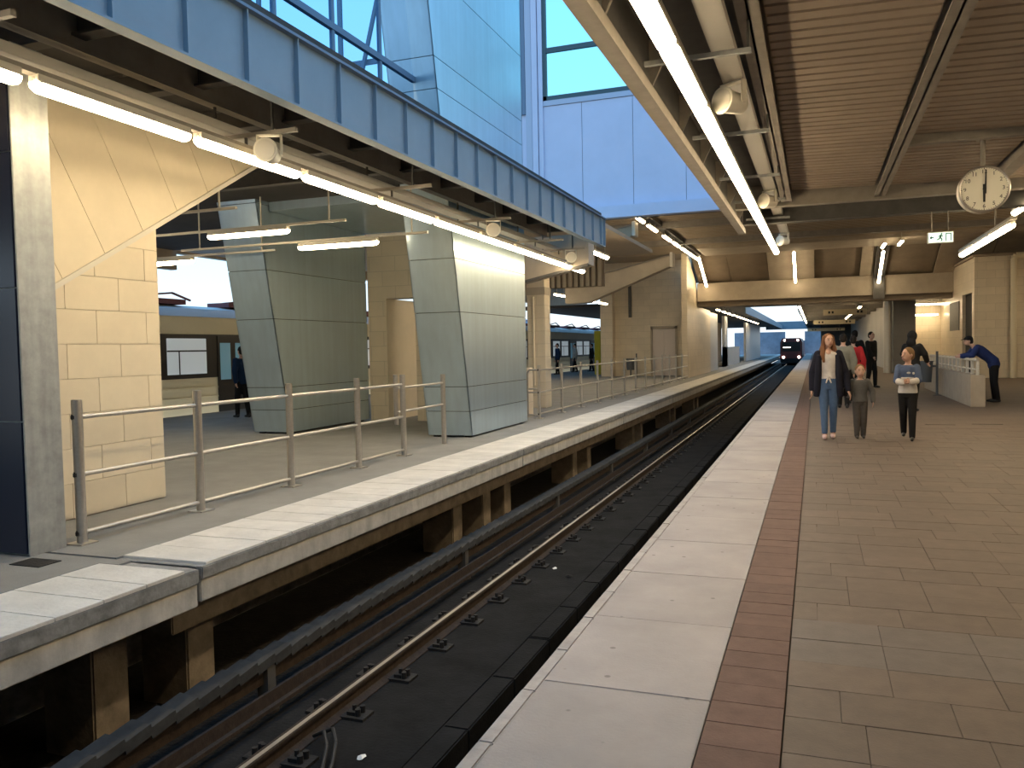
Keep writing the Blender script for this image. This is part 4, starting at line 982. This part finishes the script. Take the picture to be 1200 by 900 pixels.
    # ---- hair or headwear
    Hh = MB()
    Hh.ell(hp((0, .010, .013)), .048*s*head_s, .0535*s*head_s, .056*s*head_s, R=RT)
    Hh.ell(hp((0, .022, -.012)), .044*s*head_s, .042*s*head_s, .046*s*head_s, R=RT)
    if hair == 'long':
        for q in (-1, 1):
            Hh.cap(hp((q*.034, .004, .03)), hp((q*.047, .004, -.04)), .022*s, .022*s)
            Hh.cap(hp((q*.047, .004, -.04)), hp((q*.062, -.018, -.135)), .022*s, .024*s); Hh.cap(hp((q*.062, -.018, -.135)), hp((q*.058, -.038, -.20)), .023*s, .012*s)
        Hh.loft([(hp((0, .03, -.02)), .05*s, .03*s), (hp((0, .045, -.09)), .07*s, .03*s), (hp((0, .05, -.17)), .06*s, .02*s), (hp((0, .05, -.20)), .03*s, .012*s)])
    if hair == 'hood': Hh.ell(hp((0, .012, .0)), .058*s, .062*s, .068*s, R=RT); Hh.cap(hp((0, .03, -.05)), hp((0, .04, -.09)), .05*s, .06*s)
    child('hair' if hair != 'hood' else 'hood', remeshed('hair', Hh, min(vox, .014), C['hair']))
    if hair == 'cap':
        K = MB().ell(hp((0, .004, .028)), .05*s, .056*s, .042*s, R=RT); K.loft([(hp((0, -.03, .03)), .04*s, .006*s), (hp((0, -.065, .026)), .038*s, .005*s), (hp((0, -.095, .02)), .024*s, .004*s)])
        child('cap', remeshed('cap', K, min(vox, .012), C['cap']))
    if coat:
        K = MB()
        for i in (0, 1):
            K.cap(sh[i], el[i], .042*s, .034*s); K.cap(el[i], el[i]+(wr[i]-el[i])*.92, .034*s, .027*s)
            q = -1 if i == 0 else 1
            K.loft([((q*.080*s, -.030*s, .795*s), .026*s, .036*s), ((q*.088*s, -.032*s, .70*s), .030*s, .045*s), ((q*.092*s, -.030*s, .58*s), .032*s, .050*s), ((q*.100*s, -.025*s, .47*s), .034*s, .052*s), ((q*.105*s, -.015*s, .405*s), .032*s, .046*s)])
        K.loft([((0, .028*s, .82*s), .060*s, .030*s), ((0, .034*s, .77*s), .098*s, .036*s), ((0, .032*s, .63*s), .088*s, .040*s), ((0, .036*s, .52*s), .104*s, .044*s), ((0, .040*s, .405*s), .112*s, .044*s)])
        child('cardigan', remeshed('cardigan', K, vox, coat))
    if extras: extras(t, child, s, dict(wr=wr, el=el, sh=sh, hc=hc))
    return t
NAVYC = cloth('black_navy_knit', (.018, .018, .028)); JEANS = cloth('mid_blue_denim', (.085, .14, .25)); BLOUSE = cloth('white_cotton', (.66, .60, .55))
GREYJ = cloth('grey_fleece', (.115, .11, .105)); GREYT = cloth('grey_brown_trousers', (.085, .075, .068)); BLACKC = cloth('black_cloth', (.016, .015, .015))
BLUEJ = cloth('slate_blue_jersey', (.09, .12, .20)); WHITEJ = cloth('white_jersey', (.60, .56, .52)); REDC = cloth('red_jacket_cloth', (.45, .03, .035))
AUBURN = cloth('auburn_hair', (.20, .095, .05)); FAIRH = cloth('dark_blond_hair', (.20, .12, .06)); DARKH = cloth('dark_hair', (.02, .016, .014))
PINK = mat('pale_pink_leather', (.62, .42, .38), .5); BLACKSHOE = mat('black_leather', (.02, .02, .02), .45); KHAKI = cloth('grey_green_shirt', (.22, .21, .17)); ROYAL = cloth('royal_blue_jacket', (.022, .036, .12))
DKBLUE = cloth('dark_blue_jacket', (.012, .028, .065)); OLIVE = cloth('pale_grey_coat', (.30, .28, .25))
# woman: open dark cardigan, tied white blouse, jeans; her left hand holds the toddler's
def woman_bits(t, child, s, J):
    k = MB()
    for q in (-1, 1): k.cap((q*.004*s, -.072*s, .585*s), (q*.022*s, -.080*s, .535*s), .010*s, .007*s)
    k.ell((0, -.072*s, .588*s), .016*s, .012*s, .012*s)
    child('blouse_knot', remeshed('blouse_knot', k, .008, BLOUSE))
    child('neckline', local_mesh('neckline', MB().ell((0, -.040*s, .812*s), .026*s, .020*s, .026*s), SKIN))
    bag = MB().loft([((.155*s, .02*s, .40*s), .018*s, .045*s), ((.155*s, .02*s, .46*s), .022*s, .05*s), ((.155*s, .02*s, .50*s), .012*s, .035*s)])
    child('handbag', remeshed('handbag', bag, .014, BLACKC))
person('person with long auburn hair, dark cardigan and jeans, holding a toddler by the hand', (.20, 14.3, 0), 0.0, 1.70,
       dict(top=BLOUSE, trousers=JEANS, shoe=PINK, hair=AUBURN, slim=.86, hem=.02, flats=1, low=2, sleeve=.3, thick=.008),
       feet=[(-.036, -.05, .045, .010), (.040, .06, .045, .03)], wrists=[(-.150, -.015, .46), (.175, -.05, .455)], elbows=[(-.025, .03, 0), (.02, .035, 0)],
       hands=[None, ((.35, -.25, -1), (0, -1, 0))], head_turn=.35, vox=.0095, top='blouse', hair='long', coat=NAVYC, extras=woman_bits)
# toddler
person('toddler in a grey jacket and grey trousers holding the hand of the jeans-wearing adult', (.675, 14.40, 0), .08, 1.14,
       dict(top=GREYJ, trousers=GREYT, shoe=GREYT, hair=FAIRH, slim=1.15, thick=.016, hood=1, low=1),
       feet=[(-.045, -.03, .045, .01), (.045, .03, .045, .02)], wrists=[(-.165, -.06, .60), (.17, .0, .52)], elbows=[(-.02, .03, -.05), (.035, .03, 0)],
       hands=[((-.6, 0, .6), (0, -1, 0)), None], head_s=1.42, head_turn=.1, vox=.0085, build=1.05)
# boy
def boy_bits(t, child, s, J):
    m_ = MB().ell((-.005*s, -.135*s, .655*s), .030*s, .020*s, .032*s); child('plush_toy', remeshed('plush_toy', m_, .01, cloth('dark_red_plush', (.20, .05, .06))))
    child('chest_logo', local_mesh('chest_logo', MB().ell((.01*s, -.071*s, .745*s), .020*s, .006*s, .012*s), WHITEJ))
    child('chest_logo', local_mesh('chest_logo', MB().ell((.058*s, -.062*s, .74*s), .012*s, .006*s, .014*s), WHITEJ))
person('child in a blue and white jersey and black trousers with hands held together', (1.36, 14.25, 0), -.12, 1.42,
       dict(top=BLUEJ, top2=WHITEJ, trousers=BLACKC, shoe=BLACKSHOE, hair=FAIRH, thick=.012, low=1, sleeve=.9),
       feet=[(-.045, .13, .075, .05), (.045, -.07, .045, .02)], wrists=[(-.045, -.125, .635), (.035, -.125, .645)], elbows=[(-.045, .01, -.06), (.05, .01, -.06)],
       hands=[((.6, -.3, .2), (0, 0, 1)), ((-.6, -.3, .2), (0, 0, 1))], head_turn=-.85, head_s=1.2, vox=.0095, top='jersey', build=.98, extras=boy_bits)
def far(label, loc, yaw, H, topm, tr, hr=DARKH, hair='short', stride=.05, **k):
    person(label, loc, yaw, H, dict(top=topm, trousers=tr, shoe=BLACKSHOE, hair=hr, thick=.016, low=0, cap=BLACKC), feet=[(-.045, stride, .045, .02), (.045, -stride, .045, .02)], vox=.018, hair=hair, **k)
far('person in a red jacket seen from behind, beyond the toddler', (.90, 22.5, 0), PI, 1.72, REDC, BLACKC)
far('tall person in black walking with one arm forward beside the pale round column', (1.78, 30.5, 0), -PI/2+2.4, 1.90, BLACKC, BLACKC, wrists=[(-.12, -.14, .56), (.13, .02, .47)])
far('person in a grey-green shirt half hidden behind the long-haired adult', (.62, 21.0, 0), PI, 1.76, KHAKI, BLACKC)
far('person in dark clothes between the grey-green shirt and the red jacket', (1.15, 27.5, 0), PI, 1.92, BLACKC, BLACKC)
far('person in a black hooded jacket beyond the child in the jersey', (2.02, 20.2, 0), PI*.8, 1.78, BLACKC, BLACKC, hr=BLACKC, hair='hood', wrists=[(-.13, -.10, .62), (.13, -.10, .62)])
far('person in dark blue walking on the left platform by the far tower', (-13.3, 16.8, 0), -1.9, 1.76, DKBLUE, BLACKC, stride=.07, wrists=[(-.13, -.12, .60), (.13, .05, .5)])
far('person in a dark jacket with a bag, first of three walking by the train', (-14.4, 47.0, 0), -.9, 1.85, DKBLUE, BLACKC, stride=.06)
far('person in a pale grey coat, middle of three walking by the train', (-14.45, 51.0, 0), -.9, 1.82, OLIVE, BLACKC, stride=.09)
far('person in black, last of three walking by the train near the yellow post', (-13.75, 52.5, 0), -.9, 1.82, BLACKC, BLACKC, stride=.09)
# man leaning on the stairwell railing
person('person in a royal blue jacket and dark cap leaning on the stairwell railing', (4.05, 23.3, 0), -PI/2, 1.78,
       dict(top=ROYAL, trousers=BLACKC, shoe=BLACKSHOE, hair=DARKH, cap=BLACKC, thick=.018, low=0),
       feet=[(-.06, .08, .045, .01), (.06, .10, .045, .02)], spine=[(0, .06, .47), (0, .06, .52), (0, .05, .57), (0, .0, .62), (0, -.06, .67), (0, -.12, .72), (0, -.17, .755), (0, -.195, .775)],
       wrists=[(-.05, -.345, .645), (.06, -.345, .645)], elbows=[(-.09, .03, -.035), (.09, .03, -.035)], hands=[((.5, -.6, -.1), (0, 0, 1)), ((-.5, -.6, -.1), (0, 0, 1))], vox=.014, hair='cap', nod=.1)
